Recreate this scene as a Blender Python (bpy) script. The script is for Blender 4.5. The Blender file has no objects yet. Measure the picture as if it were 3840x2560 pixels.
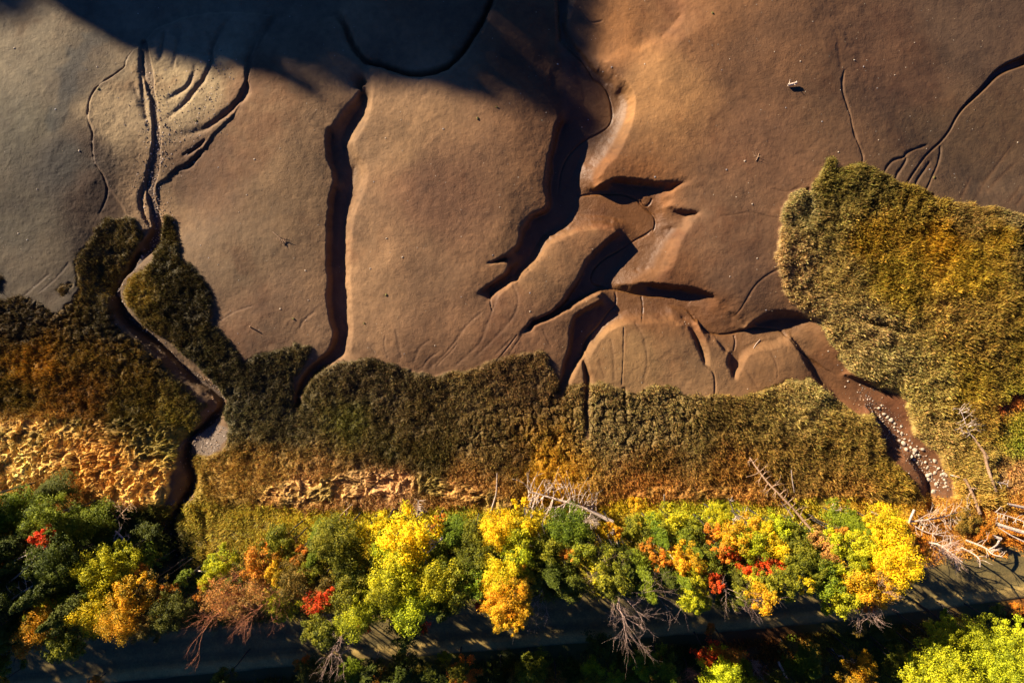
import bpy, math, random
import numpy as np
C = bpy.context.scene
PX = 0.04                      # metres per unit of the layout grid
H = 2352*PX*24/36              # camera height
# ---------------------------------------------------------------- camera, sky, sun, exposure
cam = bpy.data.cameras.new('camera'); cam.lens = 24; cam.sensor_width = 36; cam.clip_end = 2000; cam.clip_start = 0.5
camo = bpy.data.objects.new('camera', cam); C.collection.objects.link(camo); camo.location = (0, 0, H); C.camera = camo
SUN_EL, SUN_AZ = math.radians(20), math.radians(-36)     # light travels towards +x, -y
Ldir = np.array([math.cos(SUN_EL)*math.cos(SUN_AZ), math.cos(SUN_EL)*math.sin(SUN_AZ), -math.sin(SUN_EL)])
from mathutils import Vector
sl = bpy.data.lights.new('sun', 'SUN'); sl.energy = 5.0; sl.angle = math.radians(0.5); sl.color = (1, 0.86, 0.68)
slo = bpy.data.objects.new('sun', sl); C.collection.objects.link(slo)
slo.rotation_euler = Vector(Ldir).to_track_quat('-Z', 'Y').to_euler()
w = bpy.data.worlds.new('World'); C.world = w; w.use_nodes = True
sky = w.node_tree.nodes.new('ShaderNodeTexSky'); sky.sky_type = 'NISHITA'; sky.sun_disc = False
sky.sun_elevation = SUN_EL; sky.sun_rotation = math.atan2(-Ldir[0], -Ldir[1]); sky.ozone_density = 4.0; sky.air_density = 1.0; sky.dust_density = 0.2
bg = w.node_tree.nodes['Background']; bg.inputs[1].default_value = 0.05
tint = w.node_tree.nodes.new('ShaderNodeMix'); tint.data_type = 'RGBA'; tint.blend_type = 'MULTIPLY'; tint.inputs['Factor'].default_value = 1; tint.inputs['B'].default_value = (.17, .33, .74, 1)
w.node_tree.links.new(sky.outputs[0], tint.inputs['A']); w.node_tree.links.new(tint.outputs['Result'], bg.inputs[0])
C.view_settings.view_transform = 'Standard'; C.view_settings.look = 'None'; C.view_settings.gamma = 1
C.view_settings.exposure = 1.6
C.cycles.max_bounces = 4; C.cycles.diffuse_bounces = 2; C.cycles.transparent_max_bounces = 4
KM, KG, KL = np.array([.77,.765,.675]), np.array([1.85, 1.85, 1.5]), 1.1     # albedo factors of mud, grass, leaves

# ---------------------------------------------------------------- small tools
OFF = dict(A=(0,0), B=(1280,0), C=(2560,0), D=(0,850), E=(1280,850), F=(2560,850), G=(0,1700), H=(960,1700), I=(1920,1700), J=(2880,1700), O=(0,0))
def T(t, pts):
    if t == 'O': return [tuple(p) for p in pts]
    ox, oy = OFF[t]
    return [((ox+p[0]/1.8234)/1.63265, (oy+p[1]/1.8234)/1.63265)+tuple(p[2:]) for p in pts]
def W(px, py, z=0.0):
    k = (H-z)/H
    return ((px-1176)*PX*k, (784-py)*PX*k)
def lin(c): return tuple(((v/255+0.055)/1.055)**2.4 if v > 10 else v/255/12.92 for v in c)
rng = np.random.default_rng(7); R = random.Random(11)
LAT = np.random.default_rng(3).random((16, 256, 256)).astype(np.float32)
def vn(x, y, s, seed=0):
    L = LAT[seed % 16]; o = seed*13.37
    x = x/s+o; y = y/s-o*1.7
    xi = np.floor(x).astype(np.int64); yi = np.floor(y).astype(np.int64)
    fx = (x-xi); fy = (y-yi); fx = fx*fx*(3-2*fx); fy = fy*fy*(3-2*fy)
    a = L[xi & 255, yi & 255]; b = L[(xi+1) & 255, yi & 255]; c = L[xi & 255, (yi+1) & 255]; d = L[(xi+1) & 255, (yi+1) & 255]
    return (a*(1-fx)+b*fx)*(1-fy)+(c*(1-fx)+d*fx)*fy-0.5
def fbm(x, y, s, seed=0, n=4, g=0.5):
    r = 0; a = 1; t = 0
    for i in range(n):
        r = r+a*vn(x*math.cos(i)+y*math.sin(i), y*math.cos(i)-x*math.sin(i), s, seed+i); t += a; a *= g; s *= 0.5
    return r/t*1.6
def sstep(a, b, x):
    t = np.clip((x-a)/(b-a), 0, 1); return t*t*(3-2*t)

def mesh_np(name, V, F, mat, col=None, smooth=False, attr=None):
    m = bpy.data.meshes.new(name); V = np.asarray(V, np.float32); F = np.asarray(F, np.int32)
    k = F.shape[1]
    m.vertices.add(len(V)); m.vertices.foreach_set('co', V.ravel())
    m.loops.add(F.size); m.loops.foreach_set('vertex_index', F.ravel())
    m.polygons.add(len(F)); m.polygons.foreach_set('loop_start', np.arange(0, F.size, k, dtype=np.int32))
    m.polygons.foreach_set('use_smooth', np.full(len(F), smooth))
    m.update(calc_edges=True)
    if col is not None:
        a = m.attributes.new('Col', 'FLOAT_COLOR', 'POINT'); c = np.ones((len(V), 4), np.float32); c[:, :col.shape[1]] = col
        a.data.foreach_set('color', c.ravel())
    if attr is not None:
        a = m.attributes.new('var', 'FLOAT', 'POINT'); a.data.foreach_set('value', np.asarray(attr, np.float32))
    if mat: m.materials.append(mat)
    return m
def add(name, mesh, parent=None, loc=(0,0,0), **props):
    o = bpy.data.objects.new(name, mesh); C.collection.objects.link(o); o.location = loc
    if parent: o.parent = parent
    for k, v in props.items(): o[k] = v
    return o

# ---------------------------------------------------------------- height field: curves with known heights, relaxed
ST = 0.065
gx = np.arange(-50, 50+1e-6, ST); gy = np.arange(-34, 34+1e-6, ST)
NX, NY = len(gx), len(gy)
GX, GY = np.meshgrid(gx, gy)               # rows = y
def seg_points(pts, step=0.03):
    out = []
    for a, b in zip(pts[:-1], pts[1:]):
        d = math.hypot(b[0]-a[0], b[1]-a[1]); n = max(2, int(d/step))
        t = np.linspace(0, 1, n, endpoint=False)[:, None]
        out.append(np.array(a)[None]*(1-t)+np.array(b)[None]*t)
    out.append(np.array(pts[-1])[None]); return np.concatenate(out)
def smooth_poly(p, n=2):
    p = np.array(p, float)
    for _ in range(n):
        q = np.empty((2*len(p), p.shape[1])); q[0] = p[0]; q[-1] = p[-1]
        q[1:-1:2] = p[:-1]*.75+p[1:]*.25; q[2:-1:2] = p[:-1]*.25+p[1:]*.75
        p = q
    return p
CUR = []
def cur(tile, z, pts, off=None):
    P = T(tile, pts); out = []
    for i, p in enumerate(P):
        zz = p[2] if len(p) > 2 else (z if not isinstance(z, (list, tuple)) else z[0]+(z[1]-z[0])*i/(len(P)-1))
        px, py = p[0], p[1]
        if off: px += off[0]; py += off[1]
        x, y = W(px, py, zz); out.append((x, y, zz))
    CUR.append(smooth_poly(out, 2))
def resamp(P, n=24):
    P = np.array([p[:2] for p in P], float); d = np.r_[0, np.cumsum(np.hypot(*np.diff(P, axis=0).T))]; t = np.linspace(0, d[-1], n); return np.stack([np.interp(t, d, P[:,0]), np.interp(t, d, P[:,1])], 1)
def slope(crest, toe, zc, zt, pw=2.0, ts=(.2,.4,.58,.73,.86,.94)):
    a, b = resamp(crest), resamp(toe); m = len(a)
    fade = np.minimum(1, 5*np.minimum(np.linspace(0, 1, m), 1-np.linspace(0, 1, m)))[2:-2]
    for t in ts:
        q = (b*(1-t)+a*t)[2:-2]; z = zt+(zc-zt)*t**pw
        cur('O', 0, [(q[i,0], q[i,1], z if fade[i] > .6 else z*.8+zc*.2) for i in range(len(q))])
# C1: long narrow channel
lr = [(838,200),(800,240),(772,280),(752,300),(748,335),(754,368),(764,392),(765,410),(763,430),(757,450),(752,500),(752,560),(749,600),(754,640),(751,680),(756,730),(768,765),(762,795),(745,815),(720,833),(695,858),(680,890),(676,930)]
cur('O', 0.0, lr)
cur('O', -0.62, [(p[0]+8, p[1]+3) for p in lr[3:8]])
cur('O', -0.66, [(p[0]+8, p[1]+4) for p in lr[8:]])
rt = [(835,150),(836,195),(833,230),(822,250),(805,275),(787,303),(781,325),(787,343),(804,352),(814,385),(811,410),(800,430),(792,460),(788,500),(783,540),(780,600),(778,640),(785,680),(790,720),(790,760),(785,795),(770,820),(745,840),(715,865),(700,880),(690,905),(684,940)]
cur('O', -0.62, rt[1:8]); cur('O', -0.62, rt[9:-1])
cur('O', -0.6, [(778,352),(782,380),(788,402)])
c1c = [(862,170),(860,230),(852,264),(838,302),(814,326),(814,337),(830,353),(843,374),(848,402),(841,442),(824,474),(813,508),(807,560),(805,640),(811,700),(812,760),(808,806)]
cur('O', 0.2, c1c)
slope(c1c, [(836,175),(834,230),(823,252),(806,277),(789,305),(786,325),(790,342),(818,385),(814,410),(803,432),(794,462),(790,500),(785,540),(782,640),(788,690),(792,720),(788,795)], .2, -.62, 1.25, (.25,.5,.75))
cur('O', 0.1, [(775,832),(740,856),(712,880),(700,910),(696,940)])
# channel in the shade
sh = [(1140,-20),(1115,40),(1095,80),(1070,118),(1040,153),(1010,172),(960,180),(920,174),(880,158),(842,148),(818,122),(800,75),(780,40),(740,18),(690,8),(600,22),(520,28),(440,40),(380,60),(340,90),(326,105)]
cur('O', -0.34, sh)
cur('O', -0.05, [(p[0]-14, p[1]-5) for p in sh[:4]]); cur('O', -0.1, [(p[0], p[1]-14) for p in sh[4:9]]); cur('O', 0.0, [(p[0]-14, p[1]+6) for p in sh[9:13]])
cur('O', 0.12, [(p[0]+10, p[1]+9) for p in sh[:10]]); cur('O', 0.0, [(p[0]+14, p[1]-8) for p in sh[9:13]])
# C2 wide channel; right toe line and crest
tr = [(1310,-10,-1.1),(1294,25,-1.1),(1290,55,-1.1),(1295,85,-1.15),(1315,107,-1.2),(1330,125,-1.2),(1346,147,-1.2),(1365,170,-1.2),(1385,182,-1.2),(1398,202,-1.2),(1408,226,-1.25),(1412,250,-1.25),(1410,267,-1.3),(1398,282,-1.3),(1380,294,-1.3),(1362,303,-1.3),(1349,312,-1.35),(1340,330,-1.35),(1328,365,-1.4),(1316,405,-1.4),(1313,425,-1.4),(1320,444,-1.4)]
cur('O', 0, tr)
cur('O', 0, [(1330,-10,-0.55),(1312,25,-0.6),(1305,60,-0.6),(1318,90,-0.7),(1345,125,-0.7),(1372,160,-0.75)])
cur('O', 0, [(1395,140,.05),(1425,175,.1),(1447,195,.25),(1459,220,.3),(1459,250,.3),(1450,290,.3),(1437,325,.28),(1418,358,.2),(1395,385,.1),(1375,405,.03)])
lr2 = [(1276,-10,-0.2),(1277,40,-0.25),(1278,100,-0.35),(1262,170,-0.2),(1240,215,-0.1),(1278,258,-0.1),(1283,268,0),(1271,287,0),(1268,336,0),(1254,360,0),(1256,386,0),(1251,410,0),(1248,437,0),(1258,460,0),(1250,480,0),(1221,488,0),(1204,507,0),(1193,535,0),(1190,557,0),(1180,572,0),(1153,589,0),(1127,600,0),(1117,606,0)]
cur('O', 0, lr2)
cur('O', 0, [(1284,0,-1.1),(1285,55,-1.1),(1287,95,-1.15)])
cur('O', 0, [(1320,150,-1.15),(1340,200,-1.15),(1345,250,-1.2),(1345,290,-1.3)]); cur('O', 0, [(1375,210,-1.2),(1385,250,-1.25)])
cur('O', 0, [(1295,150,-0.7),(1300,200,-0.75),(1310,250,-0.9)])
cur('O', -1.38, [(1296,282),(1283,300),(1280,340),(1268,368),(1270,410),(1262,435),(1270,462),(1262,488),(1228,500)])
cur('O', 0, [(1228,500,-1.25),(1214,520,-1.15),(1204,545,-1.1),(1196,566,-1.0),(1188,582,-0.9)])
cur('O', 0, [(1160,596,-.55),(1140,601,-.35),(1122,605,-.12)])
cur('O', 0, [(1167,608,0),(1150,606,0.02),(1132,608,0.02),(1120,612,0)])
cur('O', 0, [(1167,609,0),(1163,621,0),(1150,635,0),(1120,655,0),(1095,670,0)])
cur('O', 0, [(1175,615,-.8),(1168,628,-.75),(1154,644,-.6),(1126,662,-.4),(1100,673,-.15)])
cur('O', 0, [(1318,450,-1.4),(1320,470,-1.4),(1312,492,-1.4),(1300,510,-1.35),(1285,522,-1.35),(1262,530,-1.3),(1243,543,-1.25),(1230,563,-1.15),(1221,582,-1.05),(1200,599,-.95),(1180,620,-.8),(1170,638,-.7),(1140,656,-.5),(1128,668,-.4),(1124,690,-.2)])
cur('O', 0.05, [(1290,552),(1268,556),(1252,570),(1244,590),(1225,606),(1200,628),(1186,650),(1155,668),(1142,690)])
# bed 2 with the dark bank to the north
cur('O', 0, [(1372,425,-.1),(1399,412,0),(1422,407,0),(1456,409,0),(1490,412,0),(1523,416,0),(1568,406,0),(1592,404,0),(1612,406,0)])
cur('O', 0, [(1321,446,-1.35),(1355,438,-1.3),(1405,437,-1.2),(1439,441,-1.1),(1463,450,-1.0),(1500,450,-.75),(1525,440,-.5),(1550,430,-.35),(1575,418,-.12)])
cur('O', 0, [(1405,420,-1.0),(1440,420,-1.05),(1480,424,-.95),(1520,428,-.6)])
cur('O', 0, [(1330,460,-1.3),(1400,460,-1.2),(1450,470,-1.15),(1480,490,-1.15)])
cur('O', 0, [(1330,490,-1.3),(1380,492,-1.2),(1440,505,-1.2),(1465,520,-1.2)])
cur('O', 0, [(1470,450,-1.0),(1482,467,-1.05),(1503,484,-1.15),(1511,497,-1.15),(1511,514,-1.15),(1504,527,-1.15),(1493,533,-1.15),(1472,542,-1.2),(1452,554,-1.2),(1439,566,-1.2),(1434,586,-1.25),(1416,608,-1.25),(1397,624,-1.3),(1386,638,-1.3),(1382,655,-1.3)])
cur('O', 0, [(1530,452,-.25),(1568,430,0.02),(1600,420,.05)])
cur('O', 0, [(1536,474,-.05),(1560,478,0),(1600,484,0)]); cur('O', 0, [(1540,484,-.3),(1570,492,-.4),(1596,494,-.3)])
cur('O', 0, [(1600,503,.12),(1582,525,.25),(1562,560,.3),(1553,590,.28),(1546,615,.2),(1534,634,.05)])
# slopes that steepen towards a sharp crest
slope([(1432,182),(1447,195),(1459,220),(1459,250),(1450,290),(1437,325),(1418,358),(1395,385),(1375,405)], [(1398,190),(1410,210),(1417,250),(1400,288),(1370,310),(1350,345),(1335,380),(1328,410)], .28, -1.2)
slope([(1600,503),(1582,525),(1562,560),(1553,590),(1546,615),(1534,634)], [(1525,508),(1505,540),(1475,565),(1455,590),(1440,615),(1440,640)], .3, -1.0)
slope([(1286,550),(1296,545),(1320,534),(1352,527),(1385,524),(1410,528)], [(1310,515),(1330,500),(1350,492),(1375,490),(1400,494),(1425,505)], 0, -1.1)
slope(T('E', [(1712,880),(1735,830),(1770,770),(1830,712),(1890,678),(1960,660),(2060,665),(2200,672),(2334,682)]), T('E', [(1672,830),(1710,760),(1765,700),(1810,650),(1855,590),(1950,540),(2060,525),(2200,525),(2334,545)]), .25, -.95)
slope(T('F', [(375,1040),(395,980),(425,930),(455,880),(520,855),(620,840),(720,815)]), T('F', [(360,1000),(382,940),(376,880),(395,825),(480,780),(600,750),(720,730)]), .18, -.55)
slope([(1180,664),(1200,640),(1230,612),(1252,590),(1262,565),(1290,552)], [(1168,640),(1182,620),(1208,595),(1226,575),(1238,552),(1270,531)], .05, -1.0, 1.5)
# block between C2 and C3
cur('O', 0, [(1296,545,0),(1320,534,0),(1352,527,0),(1385,524,0),(1410,528,0)])
l3 = T('E', [(1880,30),(1785,105),(1720,175),(1660,230),(1640,280),(1610,360),(1560,420),(1535,470),(1480,530),(1400,600),(1290,630),(1268,668),(1205,722)])
d3 = [0,0,0,0,0,0,0,0,0,0,0,0,0]
cur('O', 0, [(p[0], p[1], 0) for p in l3])
t3 = [-.9,-1.1,-1.15,-1.15,-1.15,-1.15,-1.1,-1.0,-.85,-.6,-.35,-.25,-.1]
cur('O', 0, [(p[0]+9, p[1]+7, z) for p, z in zip(l3, t3)])
r3 = T('E', [(1780,400),(1700,452),(1600,502),(1530,552),(1440,612),(1380,637),(1300,657),(1252,702),(1215,738)])
cur('O', 0, [(p[0], p[1], z) for p, z in zip(r3, [-1.3,-1.15,-1.0,-.85,-.6,-.45,-.3,-.2,0])])
cur('O', 0, [(1432,545,-1.15),(1420,580,-1.2),(1395,600,-1.25),(1375,620,-1.25),(1370,645,-1.25)])
cur('E', 0.0, [(1775,452),(1650,517),(1560,570),(1500,602),(1440,640),(1320,690)])
# C4
l4 = T('E', [(1775,500),(1700,535),(1625,570),(1580,620),(1560,700),(1558,800),(1540,850),(1520,920),(1505,985),(1490,1050),(1440,1130)])
cur('O', 0, [(p[0], p[1], 0) for p in l4])
cur('O', 0, [(p[0]+8, p[1]+4, z) for p, z in zip(l4, [-.6,-.85,-.95,-1.0,-1.0,-.95,-.9,-.75,-.6,-.5,-.3])])
cur('E', 0, [(1765,540,-1.0),(1740,620,-1.0),(1700,700,-1.0),(1690,750,-1.0),(1660,800,-1.0),(1655,860,-.9),(1610,915,-.75),(1560,990,-.6),(1530,1050,-.45),(1490,1100,-.3)])
cur('E', 0, [(1670,860,-.1),(1640,930,0.05),(1590,1010,.05),(1570,1080,0)])
cur('E', 0, [(1780,405,-1.3),(1880,425,-1.15),(1980,445,-1.15),(2060,462,-1.15),(2200,472,-1.1),(2334,472,-1.0)])
cur('F', 0, [(0,478,-1.0),(100,494,-.75),(200,506,-.4),(268,504,-.05)])
cur('F', 0, [(20,440,-.95),(120,465,-.7),(210,488,-.35)])
cur('E', 0, [(1900,398,-.75),(1980,390,-.6),(2060,380,-.25),(2130,375,-.1),(2200,388,0),(2334,408,0)])
cur('E', 0, [(2100,410,-1.1),(2200,425,-1.1),(2334,440,-1.05)])
cur('F', 0, [(0,408,0),(80,408,0),(180,438,0),(240,468,0),(272,500,0)])
cur('E', 0, [(1890,440,-1.05),(1900,500,-1.0),(1880,552,-1.0),(1842,577,-.95),(1800,645,-.95),(1760,692,-.95),(1712,742,-.9),(1680,800,-.85)])
cur('E', 0, [(2334,682,.1),(2200,672,.1),(2060,665,.22),(1960,660,.25),(1890,678,.25),(1830,712,.25),(1770,770,.22),(1735,830,.18),(1712,890,.08),(1705,960,.05),(1705,1060,0)])
cur('E', 0, [(2334,550,-.95),(2200,520,-1.0),(2060,520,-1.0),(1960,500,-1.0)])
# F tile: stream, lens
cur('F', 0, [(0,525,-.95),(60,570,-.9),(100,630,-.85),(135,690,-.8),(200,732,-.75),(300,738,-.7),(400,718,-.7),(480,692,-.7),(560,690,-.7),(650,702,-.75),(720,700,-.75)])
cur('F', 0, [(0,620,-.75),(40,640,-.6),(75,660,-.55)])
cur('F', 0, [(330,560,0),(400,620,-.1),(430,680,-.35)]); cur('F', 0, [(330,560,-.1),(340,640,-.5),(300,700,-.6)]); cur('F', 0, [(60,530,-.8),(150,560,-.6),(230,540,-.3),(290,520,-.1)])
cur('F', 0, [(425,690,-.15),(500,622,0),(600,580,0),(680,560,0),(760,572,0),(850,588,0),(945,635,0)])
cur('F', 0, [(500,660,-.75),(600,630,-.95),(690,620,-1.0),(780,630,-.85),(860,640,-.5)])
cur('F', 0, [(740,690,-.8),(850,665,-.5),(940,642,-.1)])
l5 = T('F', [(740,760),(770,820),(800,880),(850,960),(900,1040),(940,1095),(1000,1140)])
cur('O', 0, [(p[0], p[1], 0.0) for p in l5]); cur('O', 0, [(p[0]+7, p[1]-3, z) for p, z in zip(l5, [-.25,-.45,-.5,-.55,-.55,-.5,-.35])])
cur('F', 0, [(730,715,-.6),(780,800,-.55),(850,880,-.55),(912,960,-.6),(965,1040,-.6),(1010,1100,-.6),(1070,1160,-.55),(1180,1210,-.5),(1290,1250,-.5)])
cur('F', 0, [(830,760,-.35),(950,850,-.35),(1050,960,-.4),(1130,1020,-.45)])
cur('F', 0, [(950,700,-.1),(1050,800,-.1),(1130,900,-.05)])
cur('F', 0, [(1110,1005,-.1),(1200,1025,0),(1300,1035,.05),(1400,1075,.05),(1460,1105,.05),(1505,1150,.0)])
cur('F', 0, [(1140,1030,-.45),(1250,1070,-.5),(1330,1090,-.55),(1420,1130,-.45)])
cur('F', 0, [(1290,1200,-.45),(1400,1260,-.4),(1500,1350,-.3),(1580,1440,-.1)])
l6 = T('F', [(1280,1240),(1295,1290),(1320,1370),(1350,1470),(1370,1540)])
cur('O', 0, [(p[0], p[1], .25) for p in l6]); cur('O', -0.55, [(p[0]+8, p[1]) for p in l6])
cur('F', 0, [(1350,1290,-.5),(1400,1390,-.55),(1460,1460,-.55),(1490,1520,-.55)])
cur('J', 0, [(940,30,.3),(1010,110,.3),(1060,200,.3),(1075,290,.3),(1080,380,.3)]); cur('J', 0, [(975,40,-.4),(1050,110,-.4),(1095,190,-.4),(1105,290,-.3),(1100,380,-.2)])
cur('J', 0, [(1150,60,-.2),(1200,150,-.1),(1180,250,0),(1130,330,.2)])
# gullies of the F tile
cur('F', 0, [(30,700,0),(60,760,0),(85,840,0),(110,900,0),(145,960,0)]); cur('F', 0, [(75,690,-.45),(98,740,-.5),(115,820,-.4),(135,900,-.3),(152,948,-.15)])
cur('F', 0, [(115,650,-.1),(135,720,.05),(165,800,.05),(180,880,.05),(185,960,0)])
cur('F', 0, [(310,860,0),(290,930,0),(315,985,0),(335,1045,0)]); cur('F', 0, [(335,870,-.5),(320,925,-.5),(338,980,-.4),(344,1035,-.2)])
cur('F', 0, [(370,750,-.6),(378,800,-.55),(366,860,-.55),(382,935,-.5),(358,1000,-.35)])
cur('F', 0, [(720,815,.05),(620,840,.05),(520,855,.05),(455,880,.05),(425,930,.05),(395,980,.03),(375,1040,0)])
cur('F', 0, [(720,745,-.5),(600,760,-.5),(480,790,-.45),(410,830,-.5)])
cur('F', 0, [(220,770,-.1),(250,830,0),(280,860,0)]); cur('F', 0, [(255,800,-.4),(300,840,-.45)])
# plateau spot heights
for p in [(200,250,-.15),(215,420,-.15),(600,150,0),(1000,60,-.1),(1180,80,.05),(1640,30,.12),(1700,680,.05),(1850,550,.1),(1740,850,.1),(1800,840,.12),(1650,860,.05)]:
    cur('O', 0, [(p[0]-6, p[1], p[2]), (p[0]+6, p[1], p[2])])
cur('O', 0, [(1440,20,-.35),(1480,60,-.35),(1470,110,-.25)]); cur('O', 0, [(1650,40,.15),(1590,82,.15),(1545,112,.15),(1515,150,.1)])
cur('O', 0, [(1560,40,-.25),(1520,85,-.25)])
cur('O', 0, [(1900,-20,-.2),(2000,200,-.2),(1980,350,-.1)]); cur('O', 0, [(2352,60,-.6),(2300,150,-.5),(2200,280,-.35),(2130,380,-.2)])
cur('O', 0, [(2380,300,-.5),(2250,420,-.3)])
# main creek at left
ck = T('A', [(970,290),(985,400),(1005,500),(1025,600),(1048,700),(1062,800),(1064,900),(1070,1000),(1058,1100),(1020,1200),(1000,1290),(1015,1350),(1040,1450),(1060,1560)]) + T('D', [(1040,40),(1010,120),(950,190),(880,280),(830,350),(800,420),(795,500),(820,580),(880,640),(960,705),(1050,785),(1140,870),(1220,965),(1320,1045),(1420,1100),(1500,1170),(1505,1240),(1430,1320),(1340,1400),(1280,1470)]) + T('G', [(1255,20),(1290,110),(1315,190),(1270,290),(1215,390),(1175,450),(1165,550),(1185,640),(1225,730),(1260,800)])
def zck(i): return -.2-.35*min(1, max(0, (i-8)/8))
cur('O', 0, [(p[0], p[1], zck(i)) for i, p in enumerate(ck)])
# rising marsh and forest bank
cur('O', 0, [(-60,700,.1),(60,720,.15),(180,720,.15),(250,760,.2)]); cur('O', 0, [(-60,960,.5),(200,960,.5),(360,960,.4)])
cur('O', 0, [(320,560,.1),(300,620,.15),(250,680,.15),(258,740,.15),(330,810,.2),(420,890,.25),(470,940,.3),(440,1000,.35),(400,1040,.4),(400,1120,.5),(385,1200,.6)])
cur('O', 0, [(352,600,.1),(300,660,.1),(292,690,.1),(330,740,.1),(400,800,.15),(480,860,.15),(518,920,.2),(520,960,.2),(545,1000,.3),(480,1060,.3),(455,1130,.5),(500,1200,.6)])
cur('O', 0, [(430,720,.1),(600,900,.15),(800,930,.2),(1100,940,.2),(1500,960,.2),(1850,960,.2),(2000,1020,.25)])
cur('O', .6, [(560,1080),(800,1060),(1200,1070),(1700,1080),(2080,1140)])
cur('O', .9, [(-60,1120),(200,1130),(380,1160),(600,1180),(900,1150),(1300,1170),(1800,1170),(2100,1200),(2400,1160)])
cur('O', 1.6, [(-60,1300),(400,1310),(900,1300),(1500,1290),(2000,1260),(2250,1230),(2400,1200)])
cur('O', 0, [(2380,560,.3),(2250,650,.3),(2100,600,.2),(2200,800,.35),(2350,900,.5),(2280,1050,.6)])
cur('O', 0, [(2000,480,.15),(1900,600,.15),(2000,750,.2),(2120,950,.2)])
# road bed
ROAD = [(-200,1560),(0,1536),(300,1502),(600,1474),(900,1450),(1176,1428),(1500,1402),(1800,1377),(2050,1352),(2352,1310),(2600,1278)]
RZ = 2.0
for dy in (-66, 0, 66): cur('O', RZ, [(p[0], p[1]+dy) for p in ROAD])
cur('O', 2.3, [(p[0], p[1]+150) for p in ROAD]); cur('O', 2.6, [(p[0], p[1]+260) for p in ROAD])

def relax():
    Z = None
    for lev in (32, 16, 8, 4, 2, 1):
        nx, ny = (NX+lev-1)//lev, (NY+lev-1)//lev
        S = np.zeros((ny, nx)); N = np.zeros((ny, nx))
        for c in CUR:
            p = seg_points(c, 0.03)
            i = np.round((p[:,0]+50)/ST/lev).astype(int); j = np.round((p[:,1]+34)/ST/lev).astype(int)
            ok = (i >= 0) & (i < nx) & (j >= 0) & (j < ny)
            np.add.at(S, (j[ok], i[ok]), p[ok, 2]); np.add.at(N, (j[ok], i[ok]), 1)
        M = N > 0; V = np.where(M, S/np.maximum(N, 1), 0)
        if Z is None: Z = np.full((ny, nx), V[M].mean())
        else:
            Z = np.repeat(np.repeat(Z, 2, 0), 2, 1)[:ny, :nx]
        Z = Z.astype(np.float32); V = V.astype(np.float32)
        for it in range(400 if lev > 4 else (160 if lev > 1 else 60)):
            P = np.pad(Z, 1, mode='edge')
            Z = (P[:-2,1:-1]+P[2:,1:-1]+P[1:-1,:-2]+P[1:-1,2:])*0.25
            Z[M] = V[M]
    return Z
Z = relax()
def blur(A, n=1):
    for _ in range(n):
        P = np.pad(A, 1, mode='edge'); A = (P[:-2]+2*P[1:-1]+P[2:])/4; A = (A[:, :-2]+2*A[:, 1:-1]+A[:, 2:])/4
    return A
Z = blur(Z, 2)
def box(A, r):
    r = max(1, int(r/ST)); 
    for ax_ in (0, 1):
        for _ in range(2):
            P = np.pad(A, [(r+1, r) if k == ax_ else (0, 0) for k in (0, 1)], mode='edge'); c = np.cumsum(P, ax_, dtype=np.float64); n = A.shape[ax_]
            A = ((np.take(c, range(2*r+1, 2*r+1+n), ax_)-np.take(c, range(0, n), ax_))/(2*r+1)).astype(np.float32)
    return A
# plateaus swell between the channels, with rounded shoulders
low = sstep(-.12, -.35, Z); south = sstep(W(0,930)[1], W(0,760)[1], GY)
sw = .55*(1-np.clip(box(low, 2.6)*2.2, 0, 1))*south; sw2 = .20*(1-np.clip(box(low, .8)*1.6, 0, 1))
Z = Z+1.25*box(sw, 1.2)*(1-low)+box(sw2, .3)*(1-low)-.2
# distance to a polyline, evaluated only near it
def near_line(pts, rad):
    P = smooth_poly([W(p[0], p[1]) for p in pts], 2)
    D = np.full((NY, NX), 9.0, np.float32); Sx = np.zeros((NY, NX), np.float32)
    for k, (a, b) in enumerate(zip(P[:-1], P[1:])):
        i0 = max(0, int((min(a[0], b[0])-rad+50)/ST)); i1 = min(NX, int((max(a[0], b[0])+rad+50)/ST)+2)
        j0 = max(0, int((min(a[1], b[1])-rad+34)/ST)); j1 = min(NY, int((max(a[1], b[1])+rad+34)/ST)+2)
        if i0 >= i1 or j0 >= j1: continue
        x = GX[j0:j1, i0:i1]-a[0]; y = GY[j0:j1, i0:i1]-a[1]; d = b-a; L2 = (d**2).sum()+1e-9
        t = np.clip((x*d[0]+y*d[1])/L2, 0, 1); dd = np.hypot(x-t*d[0], y-t*d[1])
        sub = D[j0:j1, i0:i1]; m = dd < sub; sub[m] = dd[m]; Sx[j0:j1, i0:i1][m] = ((k+t)/(len(P)-1))[m]
    return D, Sx
def warp(M, ax_, ay_):
    u = np.clip(np.arange(NX)[None]+ax_/ST, 0, NX-1.001); v = np.clip(np.arange(NY)[:, None]+ay_/ST, 0, NY-1.001); i = u.astype(int); j = v.astype(int); fu, fv = u-i, v-j
    return (M[j, i]*(1-fu)+M[j, i+1]*fu)*(1-fv)+(M[j+1, i]*(1-fu)+M[j+1, i+1]*fu)*fv
Z = warp(Z, .20*fbm(GX, GY, 1.1, 4, 4, .65), .20*fbm(GX, GY, 1.1, 10, 4, .65)).astype(np.float32)
WET = np.zeros((NY, NX), np.float32)
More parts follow.
